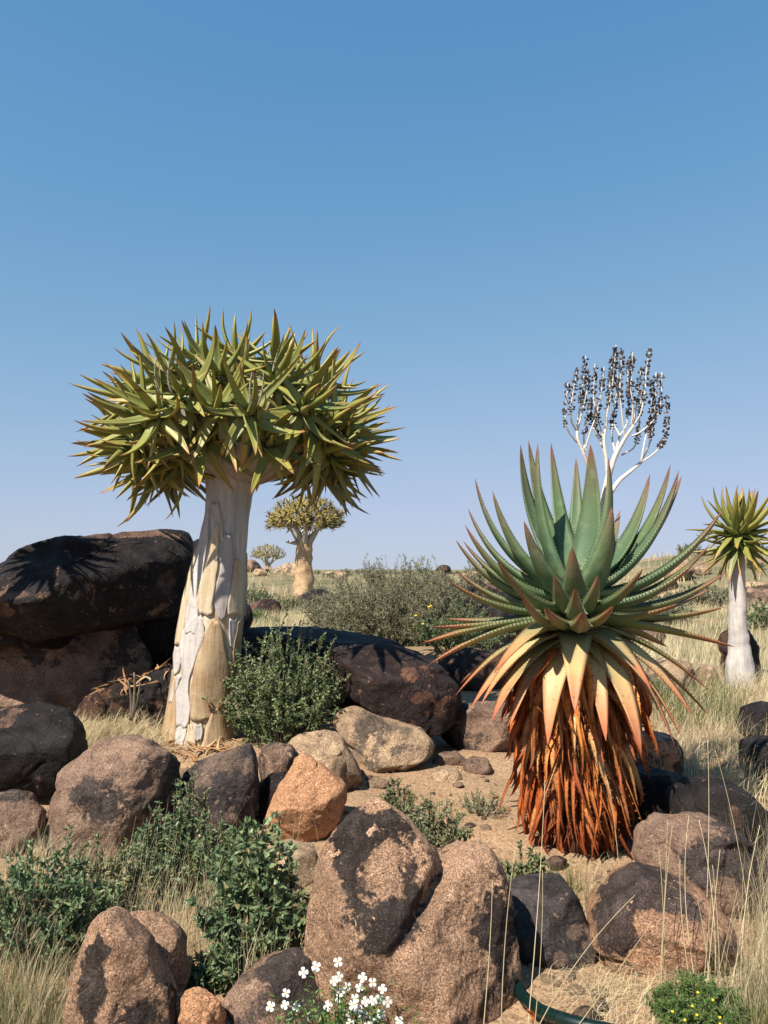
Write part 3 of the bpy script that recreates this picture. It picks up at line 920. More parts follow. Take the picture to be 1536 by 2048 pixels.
def trunk_pt(row, th, off=0.0):
    """th = 0 faces the camera, +90 deg faces right"""
    row = np.asarray(row, float)
    o = np.argsort(TROW)
    cx = np.interp(row, TROW[o], TS[o, 0])
    cz = np.interp(row, TROW[o], TS[o, 1])
    r = np.interp(row, TROW[o], TS[o, 2])
    flute = 1 + (0.035 * np.sin(th * 3 + 0.8 + row * 0.004) + 0.02 * np.sin(th * 7 + row * 0.01)) * np.clip((row - 950) / 350, 0.15, 1)
    R = r * flute + off
    return np.stack([cx + R * np.sin(th), QY - R * np.cos(th) * 0.95, cz + 0 * th], -1)


def build_big_tree():
    base = trunk_pt(1478, np.array(0.0))
    loc = Vector((TS[1, 0], QY, g1(TS[1, 0], QY) - 0.02))
    root = empty('quiver_tree', loc, 'thick white-trunked quiver tree with a broad dense crown of yellowish leaves', 'tree')
    rows = np.linspace(1515, 912, 90)
    th = np.linspace(-math.pi, math.pi, 65)[:-1]
    RR, TH = np.meshgrid(rows, th, indexing='ij')
    V = trunk_pt(RR, TH, -0.004)
    nv = np.array([noise.fractal(Vector((p[0] * 9, p[1] * 9, p[2] * 2.5)), 0.8, 2.0, 3) for p in V.reshape(-1, 3)]).reshape(RR.shape)
    V = trunk_pt(RR, TH, -0.004 + 0.006 * nv)
    m, n = RR.shape
    i, j = np.meshgrid(np.arange(m - 1), np.arange(n), indexing='ij')
    a = (i * n + j).ravel()
    b_ = (i * n + (j + 1) % n).ravel()
    b = MB()
    b.add(V.reshape(-1, 3), [np.stack([a, b_, b_ + n, a + n], 1), np.arange((m - 1) * n, m * n)[None, :]])
    k = NT('trunk_bark', 0.55, 0.3)
    tc = k.n('ShaderNodeTexCoord')
    sep = k.n('ShaderNodeSeparateXYZ')
    k.l(tc.outputs['Object'], sep.inputs[0])
    mp = k.n('ShaderNodeMapping')
    mp.inputs['Scale'].default_value = (1, 1, 0.1)
    k.l(tc.outputs['Object'], mp.inputs[0])
    s1 = k.noise(mp.outputs[0], 24, 6, 0.6, 0.5)
    s0 = k.noise(mp.outputs[0], 8, 4, 0.6, 0.5)
    low = k.mix(k.step(s1, 0.38, 0.6), (0.56, 0.43, 0.25), (0.44, 0.30, 0.15))
    low = k.mix(k.step(s0, 0.5, 0.6), low, (0.60, 0.53, 0.44))
    hi = k.mix(k.step(s1, 0.4, 0.62), (0.50, 0.49, 0.46), (0.38, 0.39, 0.38))
    hgt = k.math('ADD', sep.outputs['Z'], k.math('MULTIPLY', s0, 0.9))
    c = k.mix(k.step(hgt, 1.35, 2.1), low, hi)
    b.build('trunk', k.done(c, k.bump(s1, 0.4, 0.015), 0.8), root)
    # peeling bark plates: strips of (row, left, right) read off the trunk's front
    plates = [
        ('bark_white', [(1022, 421, 427), (1060, 410, 428), (1110, 400, 425), (1160, 394, 417), (1205, 386, 410), (1240, 383, 409), (1262, 386, 402)]),
        ('bark_white', [(1228, 402, 412), (1245, 388, 423), (1262, 376, 426), (1290, 370, 416), (1320, 377, 404), (1348, 379, 394), (1375, 366, 392), (1405, 364, 397), (1430, 367, 396), (1441, 370, 388)]),
        ('bark_cream', [(1050, 443, 449), (1085, 431, 448), (1130, 420, 446), (1170, 411, 443), (1205, 408, 440), (1226, 412, 438)]),
        ('bark_lilac', [(1070, 458, 468), (1100, 455, 474), (1150, 447, 472), (1190, 441, 467), (1215, 441, 462), (1236, 449, 457)]),
        ('bark_ochre', [(1240, 438, 447), (1262, 424, 455), (1300, 410, 462), (1340, 400, 466), (1375, 397, 463), (1405, 397, 450), (1428, 398, 432)]),
        ('bark_cream', [(1090, 392, 400), (1130, 383, 396), (1180, 371, 391), (1230, 364, 385), (1286, 357, 372)]),
        ('bark_ochre', [(1335, 352, 362), (1370, 346, 364), (1410, 340, 364), (1450, 334, 365), (1480, 328, 364)]),
        ('bark_white', [(1441, 370, 391), (1458, 366, 390), (1480, 366, 384)]),
        ('bark_ochre', [(1395, 452, 464), (1420, 434, 466), (1450, 424, 464), (1482, 418, 462)]),
        ('bark_white', [(1236, 468, 478), (1260, 466, 478), (1292, 467, 475)]),
        ('bark_white', [(1292, 358, 371), (1310, 354, 379), (1335, 358, 372), (1343, 360, 366)]),
        ('bark_white', [(1436, 410, 418), (1450, 408, 419), (1464, 411, 417)]),
        ('bark_white', [(1345, 362, 375), (1370, 354, 366), (1398, 349, 356)]),
        ('bark_cream', [(1120, 474, 484), (1160, 472, 487), (1220, 463, 487), (1228, 466, 484)]),
        ('bark_ochre', [(1240, 479, 487), (1300, 470, 482), (1360, 467, 477), (1440, 467, 471)]),
        ('bark_cream', [(1437, 391, 400), (1458, 391, 409), (1484, 388, 408)]),
        ('bark_white', [(1010, 432, 446), (1040, 440, 452), (1085, 451, 457)]),
    ]
    rs = random.Random(4)

    def plate(mat, R, L, Rr, seed, thick=0.006):
        q = len(R)
        nc = 9
        uu = np.linspace(0, 1, nc)
        jit = np.array([[noise.noise(Vector((seed * 7.1, r * 0.035, 0.3))), noise.noise(Vector((seed * 3.7, r * 0.035, 9.1)))] for r in R]) * 0.05
        th0, th1 = L + jit[:, 0], Rr + jit[:, 1]
        TH = th0[:, None] + (th1 - th0)[:, None] * uu[None, :]
        RW = np.repeat(R[:, None], nc, 1) + 2.5 * np.sin(uu * 7 + seed)[None, :] * np.abs(np.linspace(-1, 1, q))[:, None] ** 4
        edge = np.minimum(np.minimum(uu, 1 - uu)[None, :] * 5, np.minimum(np.linspace(0, 1, q), 1 - np.linspace(0, 1, q))[:, None] * 14)
        curl = np.exp(-(edge / 0.45) ** 2) * 0.0035
        V = trunk_pt(RW, TH, 0.004 + thick + curl)
        Vb = trunk_pt(RW, TH, -0.012)
        i, j = np.meshgrid(np.arange(q - 1), np.arange(nc - 1), indexing='ij')
        a = (i * nc + j).ravel()
        F = [np.stack([a, a + nc, a + nc + 1, a + 1], 1)]
        ring = np.concatenate([np.arange(nc), nc * np.arange(1, q) + nc - 1, (q - 1) * nc + np.arange(nc - 2, -1, -1), nc * np.arange(q - 2, 0, -1)])
        nx = np.roll(ring, -1)
        F.append(np.stack([ring, nx, nx + q * nc, ring + q * nc], 1))
        pb = MB()
        pb.add(np.concatenate([V.reshape(-1, 3), Vb.reshape(-1, 3)]), F)
        o = pb.build('bark_plate', M[mat], root)
        return o

    od = np.argsort(TROW)
    for si, (mat, st) in enumerate(plates):
        st = np.array(st, float)
        R = np.linspace(st[0, 0], st[-1, 0], max(12, int((st[-1, 0] - st[0, 0]) / 6)))
        L, Rr = np.interp(R, st[:, 0], st[:, 1]), np.interp(R, st[:, 0], st[:, 2])
        lft = np.interp(R, TROW[od], np.array([r[1] for r in TROWS])[od])
        rgt = np.interp(R, TROW[od], np.array([r[2] for r in TROWS])[od])
        fu = lambda x: np.arcsin(np.clip((x - (lft + rgt) / 2) / ((rgt - lft) / 2), -0.97, 0.97))
        plate(mat, R, fu(L), fu(Rr), si + 1.0, 0.003 + 0.003 * (si % 3))
    for si in range(9):        # the sides and back
        r0 = rs.uniform(1080, 1380)
        r1 = min(1485, r0 + rs.uniform(70, 170))
        c0, hw = math.radians(105 + si * 19), math.radians(rs.uniform(7, 9))
        R = np.linspace(r0, r1, 20)
        tp = np.sin(np.linspace(0.25, math.pi - 0.25, 20)) ** 0.6
        plate(rs.choice(['bark_white', 'bark_cream', 'bark_ochre', 'bark_lilac']), R, c0 - hw * tp, c0 + hw * tp, si + 40.0)
    # limbs and rosettes
    hub = P(474, 945, QY)
    ros = [(365, 780, -.80), (500, 822, -.95), (615, 812, -.80), (440, 740, -.55), (555, 752, -.5), (278, 842, -.55), (675, 842, -.5), (672, 905, -.35), (540, 885, -.75), (400, 875, -.6),
           (262, 795, -.15), (328, 738, -.2), (640, 765, -.2), (700, 868, -.05), (250, 872, .05), (300, 915, -.15), (630, 905, -.3),
           (390, 712, .1), (475, 705, .0), (555, 716, .15), (632, 752, .35), (312, 765, .3), (268, 880, .45), (690, 825, .4), (340, 915, .45), (612, 905, .5), (450, 745, .5), (540, 762, .6), (415, 815, .85), (580, 832, .8), (490, 790, 1.0),
           (312, 820, -.85), (572, 800, -.2), (435, 812, -.8), (470, 790, -.2), (640, 858, -.6), (340, 865, -.45)]
    hang = [(292, 928, -.05), (275, 908, .25), (330, 935, .3), (662, 930, -.1), (682, 915, .25), (632, 935, .35), (262, 888, -.3), (696, 900, -.2), (350, 930, -.2)]
    ros += hang
    b = MB()
    items = []
    for px, py, dy in ros:
        c = P(px, py, QY + dy)
        v = c - hub
        ax = Vector((v.x, v.y, v.z * 0.9 + 0.12 - (0.45 if (px, py, dy) in hang else 0))).normalized()
        start = hub + Vector((v.x * 0.10, v.y * 0.10, -0.06))
        end = c - ax * 0.05
        ctrl = hub + Vector((v.x * 0.62, v.y * 0.62, v.z * 0.28 + 0.05))
        pth = bez(start, ctrl, end, 10)
        b.add(*tube(pth, np.linspace(0.070, 0.034, 10), 9))
        items += rosette(c, ax, rs.choice([18, 19, 20]), 0.32, 0.60 if py > 740 else 0.50, rs, (10, 138), 0.45, 0.05, 0.6)
    b.build('branches', M['bark_smooth'], root)
    put_leaves(root, items)
    # dried flower spikes
    for (x0, y0, x1, y1, dy) in [(345, 788, 341, 712, -1.1), (322, 790, 313, 715, -1.08), (508, 812, 504, 745, -1.28), (515, 812, 527, 742, -1.28)]:
        p0, p1 = P(x0, y0, QY + dy), P(x1, y1, QY + dy)
        mid = (p0 + p1) / 2 + Vector((0.03 if x1 > x0 else -0.03, -0.06, -0.05))
        pth = bez(p0, mid, p1, 14)
        sb = MB()
        sb.add(*tube(pth, np.linspace(0.007, 0.003, 14), 5))
        for q in range(34):
            s = int(3 + q * 10 / 34)
            d = Vector((rs.uniform(-1, 1), rs.uniform(-1, 1), rs.uniform(-.2, 1))).normalized() * 0.018
            sb.add(*tube([pth[s], np.array(pth[s]) + np.array(d)], [0.0035, 0.001], 3, False))
        sb.build('dried_flower_spike', M['straw_grey'] if False else M['twig_pale'], root)


build_big_tree()


# ------------------------------------------------------------------ single-headed young quiver trees
def young_tree(label, rows, Y, head, nleaf, L, seed, group=None):
    S = sect(rows, Y)
    S = S[np.argsort(S[:, 1])]
    gz = g1(S[0, 0], Y)
    root = empty('quiver_tree', (S[0, 0], Y, gz - 0.02), label, 'tree', group)
    S[0, 1] = gz - 0.05
    zz = np.linspace(S[0, 1], S[-1, 1], 46)
    cx = np.interp(zz, S[:, 1], S[:, 0])
    rr = np.interp(zz, S[:, 1], S[:, 2])
    V, F = tube(np.stack([cx, np.full(46, Y), zz], 1), rr, 24)
    ring = np.array([noise.fractal(Vector((p[0] * 6, p[1] * 6, p[2] * 14)), 0.8, 2.0, 3) for p in V])
    V = V + nrm(V - np.stack([np.interp(V[:, 2], zz, cx), np.full(len(V), Y), V[:, 2]], 1)) * (ring * 0.012)[:, None]
    b = MB()
    b.add(V, F)
    b.build('trunk', M['bark_white'], root)
    rs = random.Random(seed)
    c = P(head[0], head[1], Y)
    items = rosette(c, (0.03, -0.12, 1), int(nleaf * 0.6), L * 0.75, L, rs, (10, 100), 0.12, 0.06, 0.2)
    items += rosette(c - Vector((0, 0, 0.12)), (0.0, -0.05, 1), nleaf - int(nleaf * 0.6), L * 0.75, L, rs, (95, 150), 0.2, 0.07, 1.0)
    put_leaves(root, items)


young_tree('young single-headed quiver tree on a smooth white trunk in dry grass',
           [(1372, 1448, 1512), (1340, 1452, 1508), (1300, 1458, 1500), (1250, 1458, 1493), (1200, 1459, 1491), (1150, 1460, 1489), (1050, 1464, 1486)], 9.0, (1478, 1058), 84, 0.66, 5)
young_tree('slim quiver tree whose leaves shade the blackened slab, just beyond the left edge',
           [(1480, -215, -150), (1300, -205, -158), (900, -198, -162), (700, -194, -166)], 5.7, (-180, 705), 76, 0.52, 8)


# ------------------------------------------------------------------ far quiver trees
def far_tree(label, base, Y, top_row, crown, trunk_w, seed, nbr, forks, mat='bark_gold'):
    bx, by = base
    rs = random.Random(seed)
    p0 = P(bx, by, Y)
    gz = g1(p0.x, Y)
    root = empty('quiver_tree', (p0.x, Y, gz), label, 'tree')
    pt = P(bx + crown[4], top_row, Y)
    n = 26
    zz = np.linspace(0, 1, n)
    w = trunk_w * Y / FPX / 2
    V, F = tube(np.stack([p0.x + (pt.x - p0.x) * zz, np.full(n, Y), gz - 0.2 + (pt.z - gz + 0.2) * zz], 1), w * (1.12 - 0.3 * zz), 20)
    nn = np.array([noise.fractal(Vector((p[0] * 7, p[1] * 7, p[2] * 1.3)), 0.7, 2.0, 4) for p in V])
    b = MB()
    b.add(V + nrm((V - np.array([p0.x, Y, 0])) * [1, 1, 0]) * (nn * w * 0.22)[:, None], F)
    b.build('trunk', M[mat], root)
    # crown: forks to rosettes spread over a flattened dome
    cx, cy, rx, ry, _ = crown
    C = P(cx, cy, Y)
    RX, RZ = rx * Y / FPX, ry * Y / FPX
    bb, fb = MB(), MB()
    ends, limbs = [], []
    for i in range(9):
        ph = i * 2.39996
        e = C + Vector((RX * math.cos(ph) * rs.uniform(.3, .6), RX * math.sin(ph) * rs.uniform(.3, .6), RZ * rs.uniform(-.45, -.05)))
        limbs.append(e)
        d = e - pt
        fk = pt + Vector((math.cos(ph) * w * 0.45, math.sin(ph) * w * 0.45, -0.25))
        bb.add(*tube(bez(fk, pt + Vector((d.x * 0.55, d.y * 0.55, d.z * 0.2)), e, 8), np.linspace(w * 0.42, w * 0.2, 8), 7))
    for i in range(nbr):
        ph = i * 2.39996
        f = (i + 0.5) / nbr
        el = math.asin(1 - f * 1.30)
        rr = rs.uniform(0.62, 1.08) if i % 3 == 0 else rs.uniform(0.88, 1.08)
        e = C + Vector((RX * math.cos(ph) * math.cos(el) * rr, RX * math.sin(ph) * math.cos(el) * rr, RZ * math.sin(el) * rr))
        ends.append(e)
        l = min(limbs, key=lambda q: (q - e).length)
        d = e - l
        bb.add(*tube(bez(l, l + Vector((d.x * 0.6, d.y * 0.6, d.z * 0.3)), e, 6), np.linspace(w * 0.16, w * 0.05, 6), 5))
    tq = np.linspace(0, 1, 4)
    for e in ends:
        ax = (e - (pt - Vector((0, 0, 0.5)))).normalized()
        for mt, me, age in rosette(e, ax, forks, RX * 0.15, RX * 0.25, rs, (15, 125), 0.1, 0.01):
            t, s_, q = mt.col[0].xyz, mt.col[1].xyz, mt.translation
            wd = s_ * 0.10
            fb.add([q - wd, q + wd, q + t * 0.55 + wd * 0.75, q + t * 0.55 - wd * 0.75, q + t], [np.array([[0, 1, 2, 3]]), np.array([[3, 2, 4]])], rnd=rs.random())
    bb.build('branches', M['bark_smooth'], root)
    tag(fb.build('crown', M['crown_far'], root, smooth=False), kind='stuff')
    return root, p0, Y


rt, p0, Yt = far_tree('tall golden-trunked quiver tree with a forked top, standing on the far plain', (607, 1192), 42.0, 1078, (612, 1042, 72, 44, 2), 36, 21, 110, 22)
sb = MB()
q0 = P(606, 1082, Yt)
sb.add(*tube([np.array(q0), np.array(P(590, 1086, Yt - .3)), np.array(P(572, 1083, Yt - .4))], [0.16, 0.12, 0.07], 7))
sb.build('broken_branch', M['bark_smooth'], rt)
far_tree('small mushroom-shaped quiver tree among dark rocks on the far plain', (536, 1158), 80.0, 1125, (536, 1110, 32, 19, 0), 13, 31, 80, 12, 'bark_gold')


# ------------------------------------------------------------------ the bitter aloe
AX, AY = 1152, 4.4


def build_aloe():
    foot = P(AX, 1692, AY)
    gz = g1(foot.x, AY)
    root = empty('tall_aloe', (foot.x, AY, gz), 'tall spiny green aloe above a thick skirt of orange dead leaves', 'aloe')
    rs = random.Random(3)
    top = P(AX, 1170, AY)
    b = MB()
    zz = np.linspace(gz - 0.05, top.z + 0.02, 16)
    b.add(*tube(np.stack([np.full(16, foot.x), np.full(16, AY), zz], 1), np.interp(zz, [gz, gz + 0.6, top.z - 0.1, top.z + 0.02], [0.17, 0.14, 0.12, 0.03]), 18))
    b.build('stem', M['stem_dark'], root)
    # (tip x, tip y, tip depth offset, base row, half width, arch, age)
    lv = [(1041, 890, .30, 1150, .062, .10, 0), (1057, 881, .42, 1140, .058, .08, 0), (1076, 886, .02, 1165, .088, .07, 0), (1102, 886, .40, 1140, .055, .06, 0), (1152, 915, .45, 1140, .055, .08, 0),
          (1181, 889, .12, 1150, .085, .07, 0), (1216, 915, -.14, 1175, .090, .08, 0), (1224, 1014, -.30, 1195, .088, .10, 0), (1300, 948, .30, 1165, .070, .12, 0), (1341, 929, .22, 1175, .066, .12, 0),
          (1358, 940, .02, 1180, .086, .12, 0), (1364, 951, .35, 1165, .060, .12, 0), (1447, 1017, -.10, 1190, .080, .12, .05), (1438, 1034, .22, 1185, .066, .12, .05), (1421, 1088, .10, 1200, .066, .12, .1),
          (1286, 1137, -.55, 1210, .066, .12, .1), (1386, 1128, -.25, 1205, .070, .12, .1), (1454, 1144, .0, 1212, .070, .10, .2), (1421, 1177, .28, 1205, .062, .10, .2), (1356, 1207, -.50, 1222, .068, .08, .25),
          (1449, 1214, .0, 1222, .064, .06, .35), (1144, 1094, -.46, 1212, .080, .14, .05), (1165, 1225, -.70, 1232, .072, .10, .25), (1048, 1042, -.32, 1195, .074, .12, 0), (950, 955, .12, 1170, .066, .14, 0),
          (985, 982, -.08, 1185, .076, .12, 0), (936, 1016, .20, 1180, .062, .14, .05), (930, 1050, -.12, 1195, .064, .14, .05), (911, 1079, .05, 1200, .064, .14, .1), (926, 1081, .30, 1195, .06, .12, .1),
          (992, 1118, -.48, 1205, .066, .14, .1), (1038, 1182, -.60, 1222, .060, .16, .2), (911, 1140, .10, 1210, .062, .12, .2), (892, 1158, -.10, 1216, .062, .10, .25), (888, 1237, .15, 1222, .060, .04, .35),
          (862, 1254, -.05, 1228, .062, .02, .4), (843, 1287, -.10, 1232, .062, -.04, .45), (857, 1330, -.12, 1240, .066, -.08, .5), (988, 1347, -.55, 1245, .078, -.10, .75), (911, 1391, -.15, 1252, .070, -.10, .65),
          (920, 1368, .15, 1248, .062, -.08, .55), (941, 1418, -.25, 1258, .074, -.10, .9), (1335, 1294, .35, 1235, .056, -.04, .4), (1470, 1294, -.02, 1235, .066, -.03, .45), (1419, 1382, -.10, 1248, .062, -.08, .6),
          (1386, 1431, -.32, 1256, .082, -.10, .9), (1420, 1434, -.10, 1256, .060, -.08, .75), (1361, 1472, -.22, 1262, .060, -.10, .8), (1349, 1490, -.34, 1266, .066, -.12, 1.0), (1303, 1380, -.50, 1256, .085, -.10, .8),
          (1096, 1488, -.42, 1270, .082, -.16, .95), (1150, 1424, -.58, 1262, .084, -.16, .85), (1212, 1482, -.44, 1275, .066, -.14, 1.0), (1283, 1506, -.42, 1268, .078, -.12, .9), (962, 1410, -.32, 1262, .066, -.12, .95),
          (983, 1445, -.35, 1266, .078, -.12, .7), (1020, 1455, -.30, 1275, .06, -.12, 1.0), (1180, 1330, .75, 1235, .065, -.05, .4), (1040, 1300, .70, 1235, .065, -.05, .4), (1270, 1330, .60, 1240, .065, -.06, .5), (1030, 1420, .5, 1262, .065, -.1, .8), (1260, 1440, .5, 1262, .065, -.1, .9),
          (1108, 1150, -.42, 1216, .060, .14, .05), (1196, 1150, -.46, 1218, .060, .14, .05), (1150, 1178, -.62, 1226, .056, .10, .12), (1090, 1215, -.62, 1230, .060, .10, .3), (1226, 1212, -.62, 1230, .060, .10, .3), (1170, 1120, .1, 1190, .05, .1, 0), (1140, 1090, .2, 1185, .05, .1, 0), (1120, 1010, .55, 1185, .065, .1, 0), (1240, 1020, .6, 1190, .065, .1, .0)]
    ns = 18
    t = np.linspace(0, 1, ns)
    for (tx, ty, dy, rb, hw, arch, age) in lv:
        tip = np.array(P(tx, ty, AY + dy))
        axis = np.array(P(AX, rb, AY))
        o = tip - axis
        oh = nrm(np.array([o[0], o[1], 0]))
        base = axis + oh * 0.07
        side = np.cross([0, 0, 1.0], oh) * -1
        ch = tip - base
        Lc = np.linalg.norm(ch)
        abax = nrm(np.cross(ch, side)) * -1
        if abax @ (oh * 0.6 - np.array([0, 0, 1.0])) < 0:
            abax = -abax
        ctrl = (base + tip) / 2 + abax * arch * Lc * 2 - ch * 0.08
        path = bez(base, ctrl, tip, ns)
        adax = np.cross(nrm(ch), side)
        if adax @ -abax < 0:
            side = -side
        W = hw * 1.34 * prof(t, 0.74, 0.2, 0.88)
        V, F, tt, S, N = leaf_ring(path, side, W, (0.044 if age < 0.6 else 0.024) * prof(t, 0.6), 0.24 if age < 0.6 else 0.20, tw=(rs.uniform(-.25, .25) * t))
        b = MB()
        b.add(V, F, t=tt)
        lf = b.build('leaf', M['aloe_leaf'], root)
        lf.color = (age, 0, 0, 1)
        # thorns on both margins, a few on the back
        sb = MB()
        cum = np.concatenate([[0], np.cumsum(np.linalg.norm(np.diff(path, axis=0), axis=1))])
        chn = 0.24 if age < 0.6 else 0.20
        for sg in (-1, 1):
            d = rs.uniform(0.03, 0.06)
            while d < cum[-1] * 0.97:
                f = d / cum[-1]
                c = np.array([np.interp(d, cum, path[:, q]) for q in range(3)])
                k = min(ns - 1, int(f * (ns - 1)))
                w = np.interp(f, t, W)
                pb = c + S[k] * sg * w * 0.985 + N[k] * w * chn
                T = nrm(path[min(k + 1, ns - 1)] - path[max(k - 1, 0)])
                h = 0.0088 * (1.1 - 0.6 * f)
                r = h * 0.5
                sb.add([pb - T * r, pb + T * r, pb + N[k] * r * 1.2, pb + S[k] * sg * h + T * h * 0.35 + N[k] * h * 0.2], np.array([[0, 1, 3], [1, 2, 3], [2, 0, 3]]))
                d += rs.uniform(0.017, 0.024)
        for q in range(14):
            f = rs.uniform(0.2, 0.9)
            k = int(f * (ns - 1))
            w = W[k]
            u = rs.uniform(-.5, .5)
            pb = path[k] + S[k] * u * w - N[k] * (0.026 * prof(t, 0.7)[k] * 0.9)
            T = nrm(path[min(k + 1, ns - 1)] - path[max(k - 1, 0)])
            h = 0.006
            sb.add([pb - T * h * .4, pb + T * h * .4, pb + S[k] * h * .5, pb - N[k] * h], np.array([[0, 1, 3], [1, 2, 3], [2, 0, 3]]))
        th = sb.build('thorns', M['thorn'], lf, smooth=False)
        tag(th, kind='stuff')
        th.color = (min(1, age * 1.6), 0, 0, 1)
    # skirt of dead leaves: variants hang along -Z from the origin, arching outwards along +X
    DL = []
    for i in range(14):
        m = 15
        s = np.linspace(0, 1, m)
        Lh = 1.0
        ang = np.radians(np.interp(s, [0, 0.12, 0.4, 0.8, 1.0], [rs.uniform(0, 30), 45 + rs.uniform(-10, 14), 78 + rs.uniform(-9, 10), 93 + rs.uniform(-12, 14), 85 + rs.uniform(-75, 45)]))
        dx, dz = np.cos(ang) / (m - 1), -np.sin(ang) / (m - 1)
        x, z = np.concatenate([[0], np.cumsum(dx)[:-1]]), np.concatenate([[0], np.cumsum(dz)[:-1]])
        ysw = rs.uniform(-.09, .09) * np.sin(s * rs.uniform(2, 7)) + rs.uniform(-.2, .2) * s ** 2
        path = np.stack([x * Lh, ysw, z * Lh], 1)
        W = rs.uniform(0.045, 0.075) * prof(s, 0.6, 0.2, 0.8)
        tw = np.cumsum(np.full(m, rs.uniform(-.16, .16))) + rs.uniform(-.5, .5)
        V, F, tt, S, N = leaf_ring(path, np.array([0, -1.0, 0]), W, 0.010 * prof(s, 0.5), rs.choice([0.5, 0.9, 1.3, -0.5]), tw)
        b = MB()
        b.add(V, F, t=tt)
        for sg in (-1, 1):
            for q in range(1, m - 1):
                pb = path[q] + S[q] * sg * W[q] * 0.97 + N[q] * W[q] * 0.5
                h = 0.02
                b.add([pb - [0, 0, .008], pb + [0, 0, .008], pb + N[q] * .01, pb + S[q] * sg * h], np.array([[0, 1, 3], [1, 2, 3], [2, 0, 3]]), t=0.9)
        DL.append(b.mesh('dead_leaf', M['dead_leaf']))
    L0 = parent_loc(root)
    z0, z1 = P(AX, 1615, AY).z, P(AX, 1285, AY).z
    N_ = 820
    items = []
    for i in range(N_):
        f = (i + rs.random()) / N_
        ph = i * 2.39996 + rs.uniform(-.25, .25)
        z = z0 + (z1 - z0) * f
        L = rs.uniform(0.26, 0.54) if f > 0.25 else rs.uniform(0.22, 0.40)
        L = min(L, (z - gz) * 1.15 + 0.06)
        wsc = rs.uniform(0.24, 0.52) * (1.0 if rs.random() < 0.8 else 1.4)
        rr_ = rs.uniform(0.07, 0.15)
        tilt = rs.uniform(-0.22, 0.16) - (0.10 if f > 0.75 else 0)
        mt = Matrix.Translation((foot.x + math.cos(ph) * rr_, AY + math.sin(ph) * rr_, z)) @ Matrix.Rotation(ph + rs.uniform(-.3, .3), 4, 'Z') @ Matrix.Rotation(tilt, 4, 'Y') @ Matrix.Rotation(rs.uniform(-.14, .14), 4, 'X') @ Matrix.Diagonal((L * rs.uniform(0.8, 1.4) * (0.78 + 0.5 * f), wsc, L, 1))
        items.append((mt, rs.choice(DL), f))
    items.sort(key=lambda it: (it[0] @ Vector((0.3, 0, -0.3))).y)
    for mt, me, f in items[:300]:
        o = inst('dead_leaf', me, root)
        o.matrix_local = Matrix.Translation(-L0) @ mt
        o.color = (f, 0, 0, 1)
    b = MB()
    for mt, me, ph in items[300:]:
        v = np.empty(len(me.vertices) * 3)
        me.vertices.foreach_get('co', v)
        v = v.reshape(-1, 3)
        mm = np.array(mt)
        q4 = np.array([p.vertices[:] for p in me.polygons if len(p.vertices) == 4])
        tt = np.empty(len(v))
        me.attributes['t'].data.foreach_get('value', tt)
        b.add(v @ mm[:3, :3].T + mm[:3, 3], q4, t=tt)
    tag(b.build('rear_dead_leaves', M['dead_leaf'], root), kind='stuff')
    # dried white candelabra of the old flower stalk, leaning back behind the rosette
    SY = AY + 0.28
    sb = MB()

    def limb(pts, r0, r1, dys=None, n=18):
        w = np.array([P(x, y, SY + (dys[i] if dys else 0)) for i, (x, y) in enumerate(pts)])
        tt = np.linspace(0, 1, len(w))
        s = np.linspace(0, 1, n)
        # Catmull-Rom
        out = []
        ww = np.concatenate([[2 * w[0] - w[1]], w, [2 * w[-1] - w[-2]]])
        for v in s:
            g = min(v * (len(w) - 1), len(w) - 1 - 1e-6)
            k = int(g)
            u = g - k
            p0_, p1_, p2_, p3_ = ww[k:k + 4]
            out.append(0.5 * ((2 * p1_) + (p2_ - p0_) * u + (2 * p0_ - 5 * p1_ + 4 * p2_ - p3_) * u * u + (3 * p1_ - p0_ - 3 * p2_ + p3_) * u ** 3))
        out = np.array(out)
        sb.add(*tube(out, np.linspace(r0, r1, n) * 0.82, 7))
        return out

    limb([(1170, 1190), (1190, 1080), (1212, 975), (1222, 930)], .030, .022)
    limb([(1214, 970), (1228, 920), (1248, 880), (1268, 850)], .020, .011, [0, 0, -.03, -.05])
    limb([(1222, 985), (1238, 962), (1262, 942), (1282, 925)], .018, .012, [0, .02, .05, .08])
    limb([(1196, 1010), (1184, 960), (1170, 915), (1156, 880), (1154, 862)], .018, .009, [0, -.02, -.05, -.06, -.06])
    limb([(1216, 955), (1212, 915), (1208, 880), (1213, 845)], .016, .009)
    limb([(1220, 935), (1232, 900), (1240, 870)], .013, .008, [0, .05, .1])
